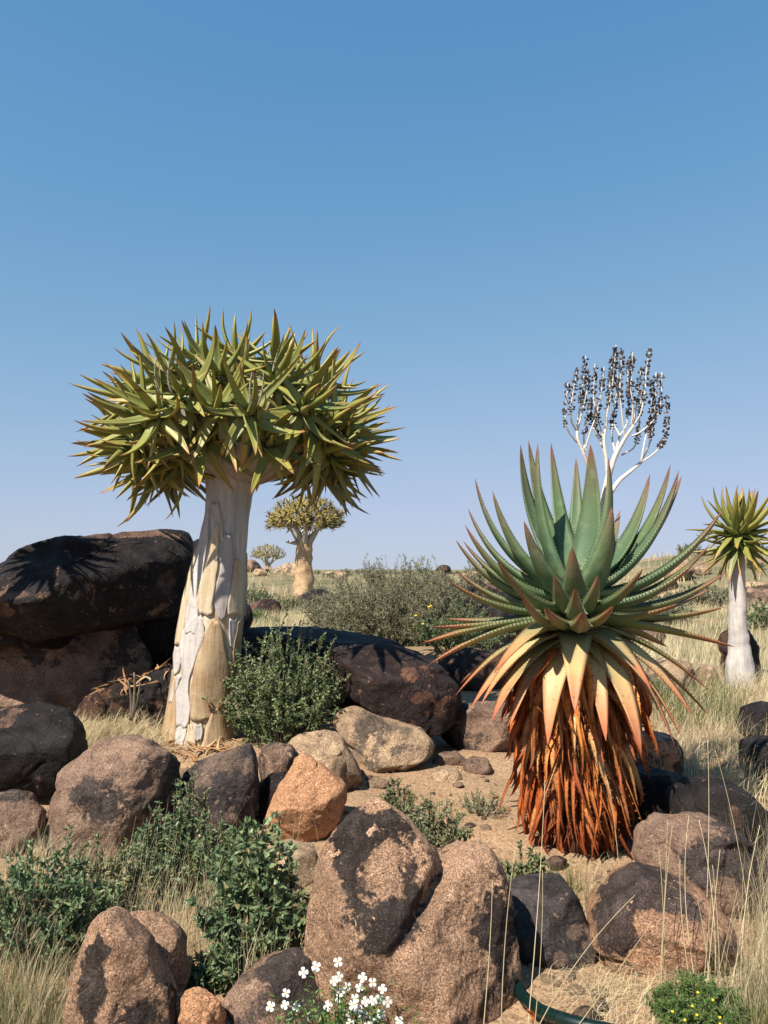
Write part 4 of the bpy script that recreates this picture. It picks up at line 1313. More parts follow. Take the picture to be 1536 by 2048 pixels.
    racemes = [([(1154, 885), (1136, 860), (1130, 838), (1134, 790), (1136, 765)], -.06), ([(1153, 862), (1142, 838), (1144, 800), (1150, 765), (1154, 740)], -.1), ([(1153, 862), (1160, 810), (1166, 770), (1171, 712)], -.04),
               ([(1154, 865), (1164, 825), (1174, 780), (1176, 740)], .04), ([(1170, 900), (1182, 860), (1194, 825), (1204, 775), (1208, 735)], -.05), ([(1198, 832), (1188, 805), (1188, 770), (1190, 728)], 0),
               ([(1186, 855), (1200, 880), (1208, 895)], .02), ([(1208, 880), (1196, 840), (1192, 826)], 0), ([(1212, 860), (1214, 830), (1222, 790), (1228, 740), (1232, 690)], -.03), ([(1212, 850), (1216, 800), (1222, 750), (1226, 712)], .05),
               ([(1250, 880), (1244, 830), (1240, 780), (1242, 730), (1245, 700)], -.06), ([(1240, 872), (1228, 850), (1218, 840)], .04), ([(1262, 855), (1266, 820), (1262, 780), (1264, 740), (1265, 705)], -.04), ([(1268, 850), (1282, 825), (1290, 780), (1293, 740), (1300, 695)], -.06),
               ([(1268, 850), (1272, 815), (1278, 770), (1282, 735)], .02), ([(1264, 872), (1284, 862), (1314, 832), (1322, 800), (1324, 745)], 0), ([(1282, 925), (1298, 890), (1306, 850), (1311, 800), (1312, 745)], .1), ([(1282, 925), (1310, 905), (1328, 880), (1334, 840), (1332, 790)], .06),
               ([(1244, 910), (1268, 895), (1276, 868), (1280, 820), (1284, 780)], .14), ([(1240, 872), (1252, 850), (1258, 810), (1256, 760), (1258, 720)], .12), ([(1230, 905), (1224, 870), (1228, 830), (1234, 780), (1236, 750)], .14), ([(1212, 915), (1200, 880), (1188, 850), (1186, 830)], .12),
               ([(1170, 905), (1168, 870), (1178, 830), (1182, 800)], .1), ([(1282, 925), (1290, 880), (1300, 840), (1304, 790), (1306, 760)], .02)]
    stations = []
    for pts, dy in racemes:
        r = limb(pts, .0075, .0032, [dy * min(1, i / 1.5) for i in range(len(pts))], 22)
        stations.append(r)
    stalk = sb.build('flower_stalk', M['stalk_white'], root)
    pod_v = np.array([[0, 0, 0], [.5, .42, 0], [.5, -.21, .36], [.5, -.21, -.36], [1.0, .30, .0], [1.0, -.15, .26], [1.0, -.15, -.26], [.78, 0, 0]])
    pod_f = [np.array([[0, 1, 2], [0, 2, 3], [0, 3, 1]]), np.array([[1, 4, 7, 2], [2, 5, 7, 3], [3, 6, 7, 1]])]
    for r in stations:
        if len(r) < 5 or (r[-1][2] - r[0][2]) < 0.06:
            continue
        pb = MB()
        cnt = int(np.linalg.norm(r[-1] - r[0]) * 230)
        for q in range(cnt):
            f = rs.uniform(0.36, 1.0)
            if 0.5 < math.sin(f * 23 + cnt) and rs.random() < .5:
                continue
            p = r[min(len(r) - 1, int(f * (len(r) - 1)))] + np.array([0, 0, rs.uniform(-.012, .012)])
            d = nrm(np.array([rs.uniform(-1, 1), rs.uniform(-1, 1), rs.uniform(-.1, .9)]))
            s_ = nrm(np.cross(d, [0.3, .2, 1]))
            n_ = np.cross(d, s_)
            L = rs.uniform(.013, .022)
            w = pod_v * L
            base = p + d * 0.006
            pb.add(base + w[:, :1] * d + w[:, 1:2] * s_ * 0.9 + w[:, 2:] * n_ * 0.9, pod_f, rnd=rs.random() ** 2)
            pb.add([p, p + s_ * .002, base + d * .004], np.array([[0, 1, 2]]), rnd=0.9)
        if pb.n:
            tag(pb.build('seed_pods', M['seed_pod'], stalk, smooth=False), kind='stuff')
    return root, DL


aloe_root, DEAD = build_aloe()

# ------------------------------------------------------------------ shrubs
LEAF_V = np.array([[0, 0, 0], [1, 0, -.05], [.42, -.5, .10], [.42, .5, .10], [.48, 0, -.04]])
LEAF_F = np.array([[0, 2, 4], [0, 4, 3], [2, 1, 4], [4, 1, 3]])


def leaf_cloud(b, pos, dirs, L, W, rnd, up=0.4):
    n = len(pos)
    d = nrm(dirs)
    ref = nrm(RNG.normal(size=(n, 3)) * (1 - up) + np.array([0, 0, up * 2]))
    s = nrm(np.cross(d, ref))
    nn = np.cross(s, d)
    V = pos[:, None] + d[:, None] * (LEAF_V[None, :, :1] * L[:, None, None]) + s[:, None] * (LEAF_V[None, :, 1:2] * W[:, None, None]) + nn[:, None] * (LEAF_V[None, :, 2:] * L[:, None, None])
    F = (LEAF_F[None] + (np.arange(n) * 5)[:, None, None]).reshape(-1, 3)
    b.add(V.reshape(-1, 3), F, rnd=np.repeat(rnd, 5))


def shrub(label, base, Y, rx, ry, h, mat, nstem, per, L, W, seed, name='shrub', twig='twig_grey', spread=1.0, group=None, cat='bush', leafy=0.25, stemr=0.004, xyz=None, top_flat=0.0, side=4, ret=False, off=(0, 0)):
    """stems fan out from the base and carry leaves and side twigs"""
    rs = np.random.default_rng(seed)
    if xyz is None:
        p = P(base[0], base[1], Y)
        loc = Vector((p.x, Y, g1(p.x, Y)))
    else:
        loc = Vector(xyz)
    root = empty(name, loc, label, cat, group)
    sb, fb = MB(), MB()
    pos, dirs, rn = [], [], []
    for i in range(nstem):
        ph = rs.uniform(0, 2 * np.pi)
        f = rs.uniform(0, 1) ** 0.5
        hh = h * (1 - 0.55 * f * f) * rs.uniform(0.55, 1.12)
        end = np.array([np.cos(ph) * rx * f + off[0], np.sin(ph) * ry * f + off[1], hh])
        st = np.array([np.cos(ph) * rx * f * 0.35, np.sin(ph) * ry * f * 0.35, -0.02])
        ctrl = np.array([end[0] * 0.75, end[1] * 0.75, hh * 0.45]) + rs.normal(size=3) * 0.05 * h
        path = bez(st, ctrl, end, 9) + np.array(loc)
        sb.add(*tube(path, np.linspace(stemr, stemr * 0.35, 9), 4, False))
        twigs = [path]
        for k in range(side):
            a = path[rs.integers(3, 8)]
            d = nrm(path[-1] - path[0] + rs.normal(size=3) * h * 0.55) * h * rs.uniform(0.10, 0.26)
            tp = bez(a, a + d * 0.5 + rs.normal(size=3) * 0.02 * h, a + d, 5)
            sb.add(*tube(tp, np.linspace(stemr * 0.5, stemr * 0.2, 5), 3, False))
            twigs.append(tp)
        nl = per // len(twigs)
        c = rs.uniform(0, 1)
        for w in twigs:
            s = rs.uniform(leafy, 1, nl) if w is path else rs.uniform(0, 1, nl)
            g = s * (len(w) - 1)
            k = np.minimum(g.astype(int), len(w) - 2)
            pp = w[k] + (w[k + 1] - w[k]) * (g - k)[:, None]
            tg = nrm(w[k + 1] - w[k])
            pos.append(pp)
            dirs.append(nrm(rs.normal(size=(nl, 3)) + tg * 0.7 + np.array([0, 0, .15])))
            rn.append(np.where(rs.random(nl) < .05, 1.0, np.clip(c * 0.45 + rs.uniform(0, .5, nl), 0, .92)))
    pos, dirs, rn = np.concatenate(pos), np.concatenate(dirs), np.concatenate(rn)
    n = len(pos)
    leaf_cloud(fb, pos, dirs, L * rs.uniform(0.6, 1.3, n), W * rs.uniform(0.6, 1.25, n), rn)
    sb.build('stem', M[twig], root)
    tag(fb.build('foliage', M[mat], root, smooth=False), kind='stuff')
    return root


shrub('dense small-leaved green bush pressed against the quiver trunk', (575, 1480), 6.0, .46, .38, .92, 'leaf_fresh', 100, 230, .024, .016, 1, stemr=.005, side=6)
shrub('low dark green bush filling the shade under the small-leaved bush', (545, 1490), 5.9, .36, .25, .50, 'leaf_green', 50, 150, .022, .015, 2)
shrub('wide rounded grey-green twiggy bush behind the leaning boulder', (790, 1318), 10.6, 1.30, 1.0, 1.22, 'leaf_grey', 420, 220, .036, .011, 3, stemr=.006, twig='twig_pale', side=9)
shrub('grey-green twiggy bush joined to the right of the wide one, dotted with yellow flowers', (925, 1330), 10.0, .75, .6, 1.0, 'leaf_grey', 200, 180, .036, .011, 4, stemr=.006, twig='twig_pale', side=8)
shrub('leafy green weeds between the twiggy bush and the aloe', (920, 1370), 8.9, .55, .4, .55, 'leaf_green', 70, 100, .035, .016, 5)
shrub('upright bushy weed with blue-green leaves in front of the stained boulder', (360, 1800), 3.78, .27, .2, .50, 'leaf_bluegreen', 60, 130, .025, .0135, 6, stemr=.004)
shrub('bushy blue-green weed leaning on the double-headed boulder', (515, 1930), 3.2, .24, .2, .52, 'leaf_bluegreen', 56, 110, .032, .019, 7, stemr=.004)
shrub('tall sprig of blue-green weed rising before the sandy gap', (470, 1830), 3.6, .08, .08, .52, 'leaf_bluegreen', 9, 110, .030, .018, 8, stemr=.004)
shrub('sprawling dark green weed beside the upright boulder', (70, 1900), 3.2, .36, .26, .44, 'leaf_bluegreen', 70, 105, .029, .016, 9, stemr=.004)
shrub('thin olive weed among straw below the small brown rock', (190, 1830), 3.55, .24, .18, .32, 'leaf_olive', 34, 90, .026, .014, 10)
shrub('seeding olive sprig growing up between two boulders', (385, 1720), 4.2, .10, .10, .42, 'leaf_olive', 16, 110, .020, .013, 11)
shrub('olive-green herb on sand behind the double-headed boulder', (855, 1700), 4.05, .22, .18, .34, 'leaf_olive', 50, 110, .018, .012, 12)
shrub('small olive herb at the edge of the sandy slope', (800, 1610), 4.6, .12, .10, .20, 'leaf_olive', 26, 80, .016, .010, 13)
shrub('dull green herb at the foot of the aloe skirt', (1055, 1755), 3.75, .11, .1, .24, 'leaf_olive', 22, 110, .022, .014, 14)
shrub('leafy green plant trailing under the upright boulder', (430, 1990), 3.0, .14, .12, .16, 'leaf_bluegreen', 22, 60, .035, .018, 15)
shrub('wiry half-dead twiggy herb left of the aloe skirt', (965, 1590), 4.75, .16, .14, .14, 'leaf_olive', 40, 40, .012, .007, 16, twig='twig_pale')
shrub('bare grey thorny twigs right of the aloe skirt', (1285, 1625), 4.55, .2, .16, .20, 'leaf_grey', 50, 18, .010, .005, 17, twig='twig_pale', side=7)
shrub('fine-leaved bright green plant with yellow buds in straw', (1395, 2040), 2.72, .17, .14, .15, 'leaf_bright', 150, 90, .016, .0035, 18, stemr=.002)
for i, (x, y, Y, r, h, mt) in enumerate([(185, 1160, 0, 0, 0, '')][:0]):
    pass

# bushes of the middle distance and the far plain
for i, (lab, x, yb, Y, r, h, mt) in enumerate([
        ('dark rounded bush below the far mushroom-shaped tree', 515, 1188, 34, .9, 1.0, 'leaf_green'),
        ('bright green bush in pale grass beside the trunk', 520, 1240, 21, .62, .55, 'leaf_bright'),
        ('green bush in front of the golden-trunked tree', 572, 1205, 30, .8, .6, 'leaf_olive'),
        ('airy grey-green tree on the skyline above the twiggy bush', 748, 1146, 85, 1.6, 2.0, 'leaf_grey'),
        ('low grey-green tree on the skyline beside the golden trunk', 652, 1150, 85, 1.3, 1.3, 'leaf_olive'),
        ('dark bush at the right foot of the golden trunk', 640, 1192, 38, .6, .9, 'leaf_green'),
        ('grey leafless scrub covering the rise behind the aloe', 1395, 1190, 26, 1.3, 1.0, 'leaf_grey'),
        ('pale grey scrub at the foot of the rise', 1340, 1225, 20, .9, .6, 'leaf_grey'),
        ('green scrub behind the young quiver tree', 1520, 1170, 30, 1.2, .8, 'leaf_olive'),
        ('small green weed in straw below the aloe tips', 1330, 1400, 7.8, .25, .3, 'leaf_olive')]):
    shrub(lab, (x, yb), Y, r, r * .8, h, mt, 60, 70, r * .055 + .012, r * .028 + .004, 40 + i, stemr=.008, twig='twig_pale')


def copy_tree(o, loc, rz, sc):
    c = o.copy()
    COL.objects.link(c)
    c.location = loc
    c.rotation_euler = (0, 0, rz)
    c.scale = (sc, sc, sc)
    for ch in o.children:
        d = ch.copy()
        COL.objects.link(d)
        d.parent = c
    return c


rs = random.Random(77)
protos = []
for i, mt in enumerate(['leaf_olive', 'leaf_grey', 'leaf_green']):
    protos.append((mt, None))
made = {}
LABS = {'leaf_olive': ('low olive scrub bush scattered over the far plain', 'olive scrub on the far plain'),
        'leaf_grey': ('low dry grey scrub bush scattered over the far plain', 'grey scrub on the far plain'),
        'leaf_green': ('low dark green scrub bush scattered over the far plain', 'dark scrub on the far plain')}
for i in range(110):
    Y = 17 * (1 + rs.random() ** 1.4 * 11)
    px = rs.uniform(440, 1620)
    x = (px - 768) / FPX * Y
    if 560 < px < 660 and Y < 42:
        continue
    mt = rs.choice(['leaf_olive', 'leaf_grey', 'leaf_grey', 'leaf_green'])
    z = g1(x, Y)
    sc = rs.uniform(0.5, 1.3) * (0.8 + Y / 120)
    if mt not in made:
        made[mt] = shrub(LABS[mt][0], None, 0, .7, .6, .55, mt, 46, 60, .06, .028, 90 + i, group=LABS[mt][1], xyz=(x, Y, z), stemr=.008, twig='twig_pale')
        made[mt].scale = (sc, sc, sc)
    else:
        copy_tree(made[mt], (x, Y, z), rs.uniform(0, 6.28), sc)

# far rocks
FR = {}
for i in range(95):
    Y = 15 * (1 + rs.random() ** 1.3 * 9)
    px = rs.uniform(440, 1640)
    if i < 16:
        px, Y = rs.uniform(495, 610), rs.uniform(55, 72)
    elif i < 30:
        px, Y = rs.uniform(1330, 1536), rs.uniform(16, 40)
    x = (px - 768) / FPX * Y
    kind = rs.choice(['rock_dark', 'rock_brown', 'rock_umber', 'rock_tan'])
    if kind not in FR:
        ph = rs.uniform(0, 6)
        V, F = shape_rock(0, 0.22, 0, lambda t: 0.42 * (1 + 0.16 * np.cos(2 * t + ph)) * (1 - 0.3 * np.abs(np.sin(t))), 0.4, i, 4, (), 5, 1.2, 0.75)
        b = MB()
        b.add(V, F)
        FR[kind] = b.mesh('far_rock', M[kind])
    o = inst('far_rock', FR[kind], loc=(x, Y, g1(x, Y) - 0.05))
    s = rs.uniform(0.5, 1.5) * (0.7 + Y / 70)
    o.scale = (s * rs.uniform(.8, 1.4), s, s * rs.uniform(.7, 1.3))
    o.rotation_euler = (0, 0, rs.uniform(0, 6.28))
    tn = {'rock_dark': 'black', 'rock_brown': 'brown', 'rock_umber': 'reddish brown', 'rock_tan': 'pale tan'}[kind]
    tag(o, tn + ' rock scattered over the far plain', 'rock', tn + ' rocks on the far plain')


# ------------------------------------------------------------------ grass
def grass(name, label, xs, ys, h0, h1, w, mat, bend=0.6, lean=(0, 0), seg=5, zoff=0.0, flat=0.0):
    n = len(xs)
    z = gh(xs, ys) + zoff - 0.01
    h = RNG.uniform(h0, h1, n)
    ph = RNG.uniform(0, 2 * np.pi, n)
    d = np.stack([np.cos(ph), np.sin(ph), np.zeros(n)], 1)
    bd = RNG.uniform(0.1, 1, n) * bend
    t = np.linspace(0, 1, seg)
    base = np.stack([xs, ys, z], 1)
    ln = np.array([lean[0], lean[1], 0])
    pth = base[:, None] + np.array([0, 0, 1.0]) * (h[:, None] * t * (1 - flat * t))[..., None] + (d * (bd * h)[:, None])[:, None] * (t ** 2)[None, :, None] + (ln * h[:, None])[:, None] * t[None, :, None] ** 1.5
    pth[:, :, 2] -= (h * bd ** 2 * 0.35)[:, None] * t ** 3
    sd = np.stack([-np.sin(ph + 0.7), np.cos(ph + 0.7), np.zeros(n)], 1)
    wd = (w * RNG.uniform(0.6, 1.3, n))[:, None] * (1 - 0.85 * t)
    A = pth - sd[:, None] * wd[..., None]
    B = pth + sd[:, None] * wd[..., None]
    V = np.stack([A, B], 2).reshape(-1, 3)
    k = np.arange(n)[:, None] * seg * 2 + np.arange(seg - 1)[None] * 2
    k = k.ravel()
    b = MB()
    b.add(V, np.stack([k, k + 1, k + 3, k + 2], 1), rnd=np.repeat(RNG.uniform(0, 1, n), seg * 2))
    o = b.build(name, M[mat], smooth=False)
    return tag(o, label, 'grass', None, 'stuff')


def spots(px0, px1, Y0, Y1, n, clump=0, cs=0.1):
    Y = np.sqrt(RNG.uniform(Y0 ** 2, Y1 ** 2, n))
    x = (RNG.uniform(px0, px1, n) - 768) / FPX * Y
    if clump:
        cY = np.sqrt(RNG.uniform(Y0 ** 2, Y1 ** 2, clump))
        cx = (RNG.uniform(px0, px1, clump) - 768) / FPX * cY
        k = RNG.integers(0, clump, n)
        x = cx[k] + RNG.normal(size=n) * cs
        Y = cY[k] + RNG.normal(size=n) * cs
    return x, Y


grass('dry_grass', 'pale dry straw grass covering the slope right of the aloe', *spots(1310, 1640, 4.9, 9.5, 5200, 120, .12), .10, .34, .0022, 'straw', 0.9)
grass('dry_grass', 'matted grey straw lying on the slope right of the aloe', *spots(1290, 1640, 4.7, 9.5, 8000, 200, .16), .10, .26, .0020, 'straw_grey', 1.9, flat=0.6)
grass('dry_grass', 'tall pale grass in the sunny gap beside the golden-trunked tree', *spots(470, 720, 13, 26, 8000, 120, .5), .2, .5, .006, 'straw', 0.5)
grass('dry_grass', 'pale grass spreading over the plain behind the aloe', *spots(900, 1680, 11, 26, 11000, 260, .4), .14, .38, .006, 'straw', 0.6)
grass('dry_grass', 'faded grass of the distant plain', *spots(440, 1700, 26, 110, 14000, 900, 1.1), .25, .6, .03, 'straw_grey', 0.6, seg=4)
grass('dry_grass', 'nest of bleached straw left of the quiver trunk', *spots(135, 335, 5.7, 6.15, 2400, 30, .09), .10, .24, .0022, 'straw', 1.9)
grass('dry_grass', 'straw stems standing among the blue-green weeds', *spots(330, 610, 2.95, 3.5, 700, 26, .06), .12, .30, .0014, 'straw', 0.4)
grass('dry_grass', 'straw and seed stems beside the upright boulder', *spots(-20, 160, 2.55, 3.4, 900, 30, .07), .12, .32, .0013, 'straw_grey', 0.6)
grass('dry_grass', 'dry straw round the sprawling dark weed', *spots(0, 260, 3.4, 4.0, 900, 24, .09), .10, .28, .0014, 'straw', 0.8)
grass('dry_grass', 'matted straw below the warm brown boulder', *spots(1150, 1640, 2.55, 3.1, 1900, 46, .09), .07, .20, .0013, 'straw', 1.6, flat=0.5)
grass('dry_grass', 'pale straw clumps right of the warm brown boulder', *spots(1455, 1640, 2.7, 4.0, 2600, 44, .06), .14, .42, .0014, 'straw_grey', 0.6)
grass('green_grass', 'soft green grass clump by the straw at the right', *spots(1480, 1640, 2.45, 2.9, 1400, 22, .06), .10, .26, .0014, 'grass_green', 0.5)
grass('green_grass', 'short green grass behind the dark smooth boulder', *spots(1000, 1130, 3.7, 3.95, 500, 12, .05), .06, .17, .0013, 'grass_green', 0.6)
grass('green_grass', 'green grass tufts below the young quiver tree', *spots(1290, 1480, 6.8, 8.6, 1600, 26, .13), .14, .34, .003, 'grass_green', 0.5)
grass('dry_grass', 'thin dry grass on the sand before the aloe', *spots(1080, 1290, 3.5, 4.1, 420, 26, .08), .03, .12, .0010, 'straw', 1.3)

# single tall straw stalks
rs = random.Random(15)
for i, (x0, y0, x1, y1, Y, sag) in enumerate([(1315, 2010, 1335, 1640, 2.85, .02), (1322, 2010, 1345, 1650, 2.85, -.01), (1330, 1990, 1318, 1700, 2.86, .02), (1395, 1950, 1378, 1632, 2.9, -.05), (1430, 1960, 1398, 1640, 2.9, .05), (1405, 1960, 1425, 1770, 2.9, .01), (1420, 1980, 1395, 1800, 2.88, .02),
                                              (1060, 2048, 1085, 1740, 2.62, .03), (1050, 2040, 1090, 1560, 2.66, .02), (1045, 2048, 1270, 1790, 2.62, -.05), (955, 2048, 985, 1760, 2.5, .02), (1000, 2048, 1030, 1700, 2.52, -.02), (1100, 2040, 1300, 1850, 2.6, .04), (1240, 1770, 1215, 1560, 3.9, .02), (1410, 1850, 1415, 1480, 3.4, .03), (1500, 1850, 1430, 1500, 3.5, .04),
                                              (1450, 1960, 1500, 1740, 2.8, .03), (1480, 2000, 1520, 1650, 2.8, -.03), (1420, 2000, 1475, 1780, 2.82, .02), (1385, 1980, 1360, 1720, 2.88, -.02), (1410, 1990, 1440, 1700, 2.84, .01), (1440, 1990, 1425, 1730, 2.84, .02)]):
    a, c = P(x0, y0, Y), P(x1, y1, Y + rs.uniform(-.05, .12))
    a.z = min(a.z, g1(a.x, a.y) - 0.01)
    m = (a + c) / 2 + Vector((sag, 0.02, 0.03))
    b = MB()
    b.add(*tube(bez(a, m, c, 16), np.linspace(.0018, .0009, 16), 5), rnd=rs.random())
    o = b.build('straw_stalk', M['straw'], loc=a)
    tag(o, 'single tall bleached straw stalk standing before the boulders', 'stalk', 'tall straw stalks')


# ------------------------------------------------------------------ white flowers
def white_flowers():
    rs = random.Random(9)
    YF = 2.5
    c = P(680, 2060, YF)
    z = g1(c.x, YF)
    root = empty('flowering_plant', (c.x, YF, z), 'clump of white four-petalled flowers at the foot of the double-headed boulder', 'flowers')
    L0 = Vector((c.x, YF, z))
    pet = MB()
    for k in range(4):
        a = k * math.pi / 2 + 0.2
        d, s = np.array([math.cos(a), math.sin(a), 0]), np.array([-math.sin(a), math.cos(a), 0])
        rows = [(0.12, .10, .0), (0.4, .30, .08), (0.75, .46, .12), (1.0, .30, .06), (1.03, .0, .04)]
        V = []
        for r, w, h in rows:
            V += [d * r - s * w + [0, 0, h], d * r + [0, 0, h * 0.7], d * r + s * w + [0, 0, h]]
        q = []
        for i in range(4):
            for j in range(2):
                q.append([i * 3 + j, i * 3 + j + 1, i * 3 + j + 4, i * 3 + j + 3])
        pet.add(np.array(V), np.array(q))
    pm = pet.mesh('flower', M['petal'])
    D, F = ico(2)
    cb = MB()
    cb.add(D * 0.16 + [0, 0, .05], F)
    cm = cb.mesh('flower_centre', M['yellow'])
    fl = [(607, 1945), (632, 1933), (676, 1924), (678, 1953), (668, 1962), (725, 1955), (745, 1965), (694, 1973), (719, 1975), (765, 1978), (682, 1984), (572, 1986), (676, 1997), (656, 2012), (570, 2010), (593, 2014), (541, 2013), (710, 1997), (706, 2010), (731, 2003), (744, 2001), (758, 2000), (775, 2004),
          (716, 2018), (726, 2028), (695, 2026), (754, 2036), (742, 2044), (762, 2028), (798, 2042), (735, 2052), (700, 2046)]
    stems, leaves = MB(), MB()
    lp, ld = [], []
    for x, y in fl:
        p = P(x, y, YF + rs.uniform(-.10, .06))
        n = Vector((rs.uniform(-.5, .4), -1, rs.uniform(.25, .9))).normalized()
        s = rs.uniform(.012, .0155)
        q = n.to_track_quat('Z', 'Y').to_matrix().to_4x4()
        fo = inst('flower', pm, root)
        fo.matrix_local = Matrix.Translation(p - L0) @ q @ Matrix.Rotation(rs.uniform(0, 6), 4, 'Z') @ Matrix.Diagonal((s, s, s, 1))
        inst('flower_centre', cm, fo)
        b0 = Vector((c.x + (p.x - c.x) * 0.55, YF + rs.uniform(-.05, .05), z - .02))
        pth = bez(b0, (b0 + p) / 2 + Vector((0, -.01, .05)), p - n * .002, 8)
        stems.add(*tube(pth, np.linspace(.0018, .0010, 8), 4, False))
        for k in range(26):
            w = pth[rs.randint(1, 6)]
            lp.append(w + np.array([rs.uniform(-.02, .02), rs.uniform(-.02, .02), rs.uniform(-.02, .01)]))
            ld.append([rs.uniform(-1, 1), rs.uniform(-1, .6), rs.uniform(-.1, 1)])
    for k in range(1300):
        lp.append([c.x + rs.gauss(0.0, .10), YF + rs.gauss(0, .05), z + rs.uniform(0, .2) * rs.uniform(.5, 1)])
        ld.append([rs.uniform(-1, 1), rs.uniform(-1, .6), rs.uniform(-.1, 1)])
    lp, ld = np.array(lp), np.array(ld, float)
    n = len(lp)
    leaf_cloud(leaves, lp, ld, RNG.uniform(.012, .03, n), RNG.uniform(.004, .009, n), RNG.uniform(0, 1, n))
    stems.build('stem', M['leaf_green'], root)
    tag(leaves.build('foliage', M['leaf_bright'], root, smooth=False), kind='stuff')


white_flowers()

# yellow buds on the fine-leaved plant
D, F = ico(2)
yb = MB()
yb.add(D * .005 * np.array([1, 1, .8]), F)
ym = yb.mesh('flower_bud', M['yellow'])
pl = next(o for o in bpy.data.objects if o.get('label', '').startswith('fine-leaved bright'))
for x, y in [(1345, 2023), (1394, 2030), (1426, 2000), (1385, 2012), (1396, 1985), (1440, 2035), (1440, 2048), (1370, 2040)]:
    p = P(x, y, 2.60)
    inst('flower_bud', ym, pl, loc=p - parent_loc(pl))
pl = next(o for o in bpy.data.objects if 'dotted with yellow' in o.get('label', ''))
yb = MB()
yb.add(D * .020 * np.array([1, 1, .6]), F)
ym2 = yb.mesh('yellow_flower', M['yellow'])
for x, y in [(832, 1231), (846, 1248), (862, 1212), (866, 1250), (872, 1246), (918, 1229), (925, 1260), (905, 1245), (858, 1214)]:
    inst('yellow_flower', ym2, pl, loc=P(x, y, 9.45) - parent_loc(pl))

# ------------------------------------------------------------------ litter and small things
rs = random.Random(6)


bpy.context.view_layer.update()
DG = bpy.context.evaluated_depsgraph_get()


def drop(x, y, z):
    hit, loc, nor, *_ = scene.ray_cast(DG, (x, y, z), (0, 0, -1))
    return (loc.z, nor) if hit else (g1(x, y), Vector((0, 0, 1)))


def litter(px, py, Y, spread, n, label, group, zup=0.03, sc=(0.14, 0.30)):
    done = 0
    while done < n:
        x = P(px, py, Y).x + rs.gauss(0, spread)
        y = Y + rs.gauss(0, spread * 0.5)
        L = rs.uniform(*sc)
        o = inst('fallen_leaf', rs.choice(DEAD))
        zz_, nn_ = drop(x, y, P(px, py, Y).z + 0.30)
        done += 0.2
        if nn_.z < 0.62 or zz_ > P(px, py, Y).z + 0.13:
            bpy.data.objects.remove(o)
            continue
        done += 0.8
        o.matrix_world = Matrix.Translation((x, y, zz_ + 0.006)) @ nn_.to_track_quat('Z', 'Y').to_matrix().to_4x4() @ Matrix.Rotation(rs.uniform(0, 6.28), 4, 'Z') @ Matrix.Rotation(-1.57 + rs.uniform(-.16, .16), 4, 'Y') @ Matrix.Diagonal((L * .4, L * 1.5, L, 1))
        o.material_slots[0].link = 'OBJECT'
        o.material_slots[0].material = M['litter']
        tag(o, label, 'leaf', group)


litter(285, 1345, 6.45, .17, 56, 'curled tan fallen leaf heaped on the dark rock by the slab', 'fallen leaves beneath the slab', 0.03, (0.10, 0.21))
litter(425, 1486, 5.75, .20, 46, 'curled brown fallen leaf at the foot of the quiver trunk', 'fallen leaves at the trunk foot', 0.02, (0.10, 0.22))
litter(275, 1440, 6.0, .16, 20, 'curled fallen leaf lying in the straw nest', 'fallen leaves in the straw', 0.04, (0.10, 0.22))

pb = MB()
pp = np.array([P(1030, 1965, 2.95), P(1046, 1995, 2.86), P(1080, 2022, 2.75), P(1135, 2042, 2.66), P(1200, 2058, 2.6), P(1300, 2075, 2.56)])
s = np.linspace(0, 1, 26)
pth = np.stack([np.interp(s, np.linspace(0, 1, 6), pp[:, k]) for k in range(3)], 1)
for _ in range(3):
    pth[1:-1] = (pth[:-2] + pth[1:-1] * 2 + pth[2:]) / 4
pb.add(*tube(pth, .021, 16))
for k in range(2, 25, 3):
    pb.add(*tube(pth[k:k + 2] * [1, 1, 1], .0218, 16, False))
tag(pb.build('irrigation_pipe', M['pipe_green'], loc=pth[12]), 'dark green plastic pipe emerging from behind the double-headed boulder', 'pipe')

o = inst('fallen_leaf', DEAD[2])
q = P(1056, 2040, 2.62)
o.matrix_world = Matrix.Translation(q + Vector((0, 0, .03))) @ Matrix.Rotation(1.2, 4, 'Z') @ Matrix.Diagonal((.08, .2, .08, 1))
tag(o, 'folded dry brown leaf resting against the dark green pipe', 'leaf')

# dead grey stump twig
b = MB()
p0 = np.array(P(262, 1440, 6.05))
for x, y in [(255, 1360), (268, 1345), (280, 1365), (268, 1385)]:
    b.add(*tube(bez(p0, (p0 + np.array(P(x + 5, y, 6.0))) / 2 + np.array([.02, 0, .03]), np.array(P(x, y, 6.0)), 8), np.linspace(.016, .006, 8), 6))
tag(b.build('dead_branch', M['twig_grey'], loc=p0), 'short grey dead branching stub in the straw nest', 'branch')

# small loose stones
SM = {}
bpy.context.view_layer.update()
DG = bpy.context.evaluated_depsgraph_get()
zones = [(470, 620, 4.7, 5.3, 16, 'cracks between the cobble and the pale flat-topped rock'), (640, 760, 4.9, 5.5, 14, 'sand behind the orange rock'), (1190, 1330, 3.3, 4.2, 14, 'sand between the right-hand boulders'), (690, 1010, 4.5, 5.6, 34, 'sandy slope beside the aloe'), (1040, 1300, 3.5, 4.1, 12, 'sand before the aloe skirt'), (1060, 1200, 2.7, 3.1, 9, 'sand by the green pipe'), (480, 640, 3.7, 4.3, 12, 'sand below the orange rock'), (20, 110, 4.2, 4.8, 7, 'sandy gap by the small brown rock'), (330, 520, 5.0, 5.7, 16, 'ledge at the quiver trunk foot'), (1300, 1560, 5.2, 8.6, 22, 'straw slope right of the aloe'), (600, 900, 5.7, 6.0, 8, 'ledge under the leaning boulder')]
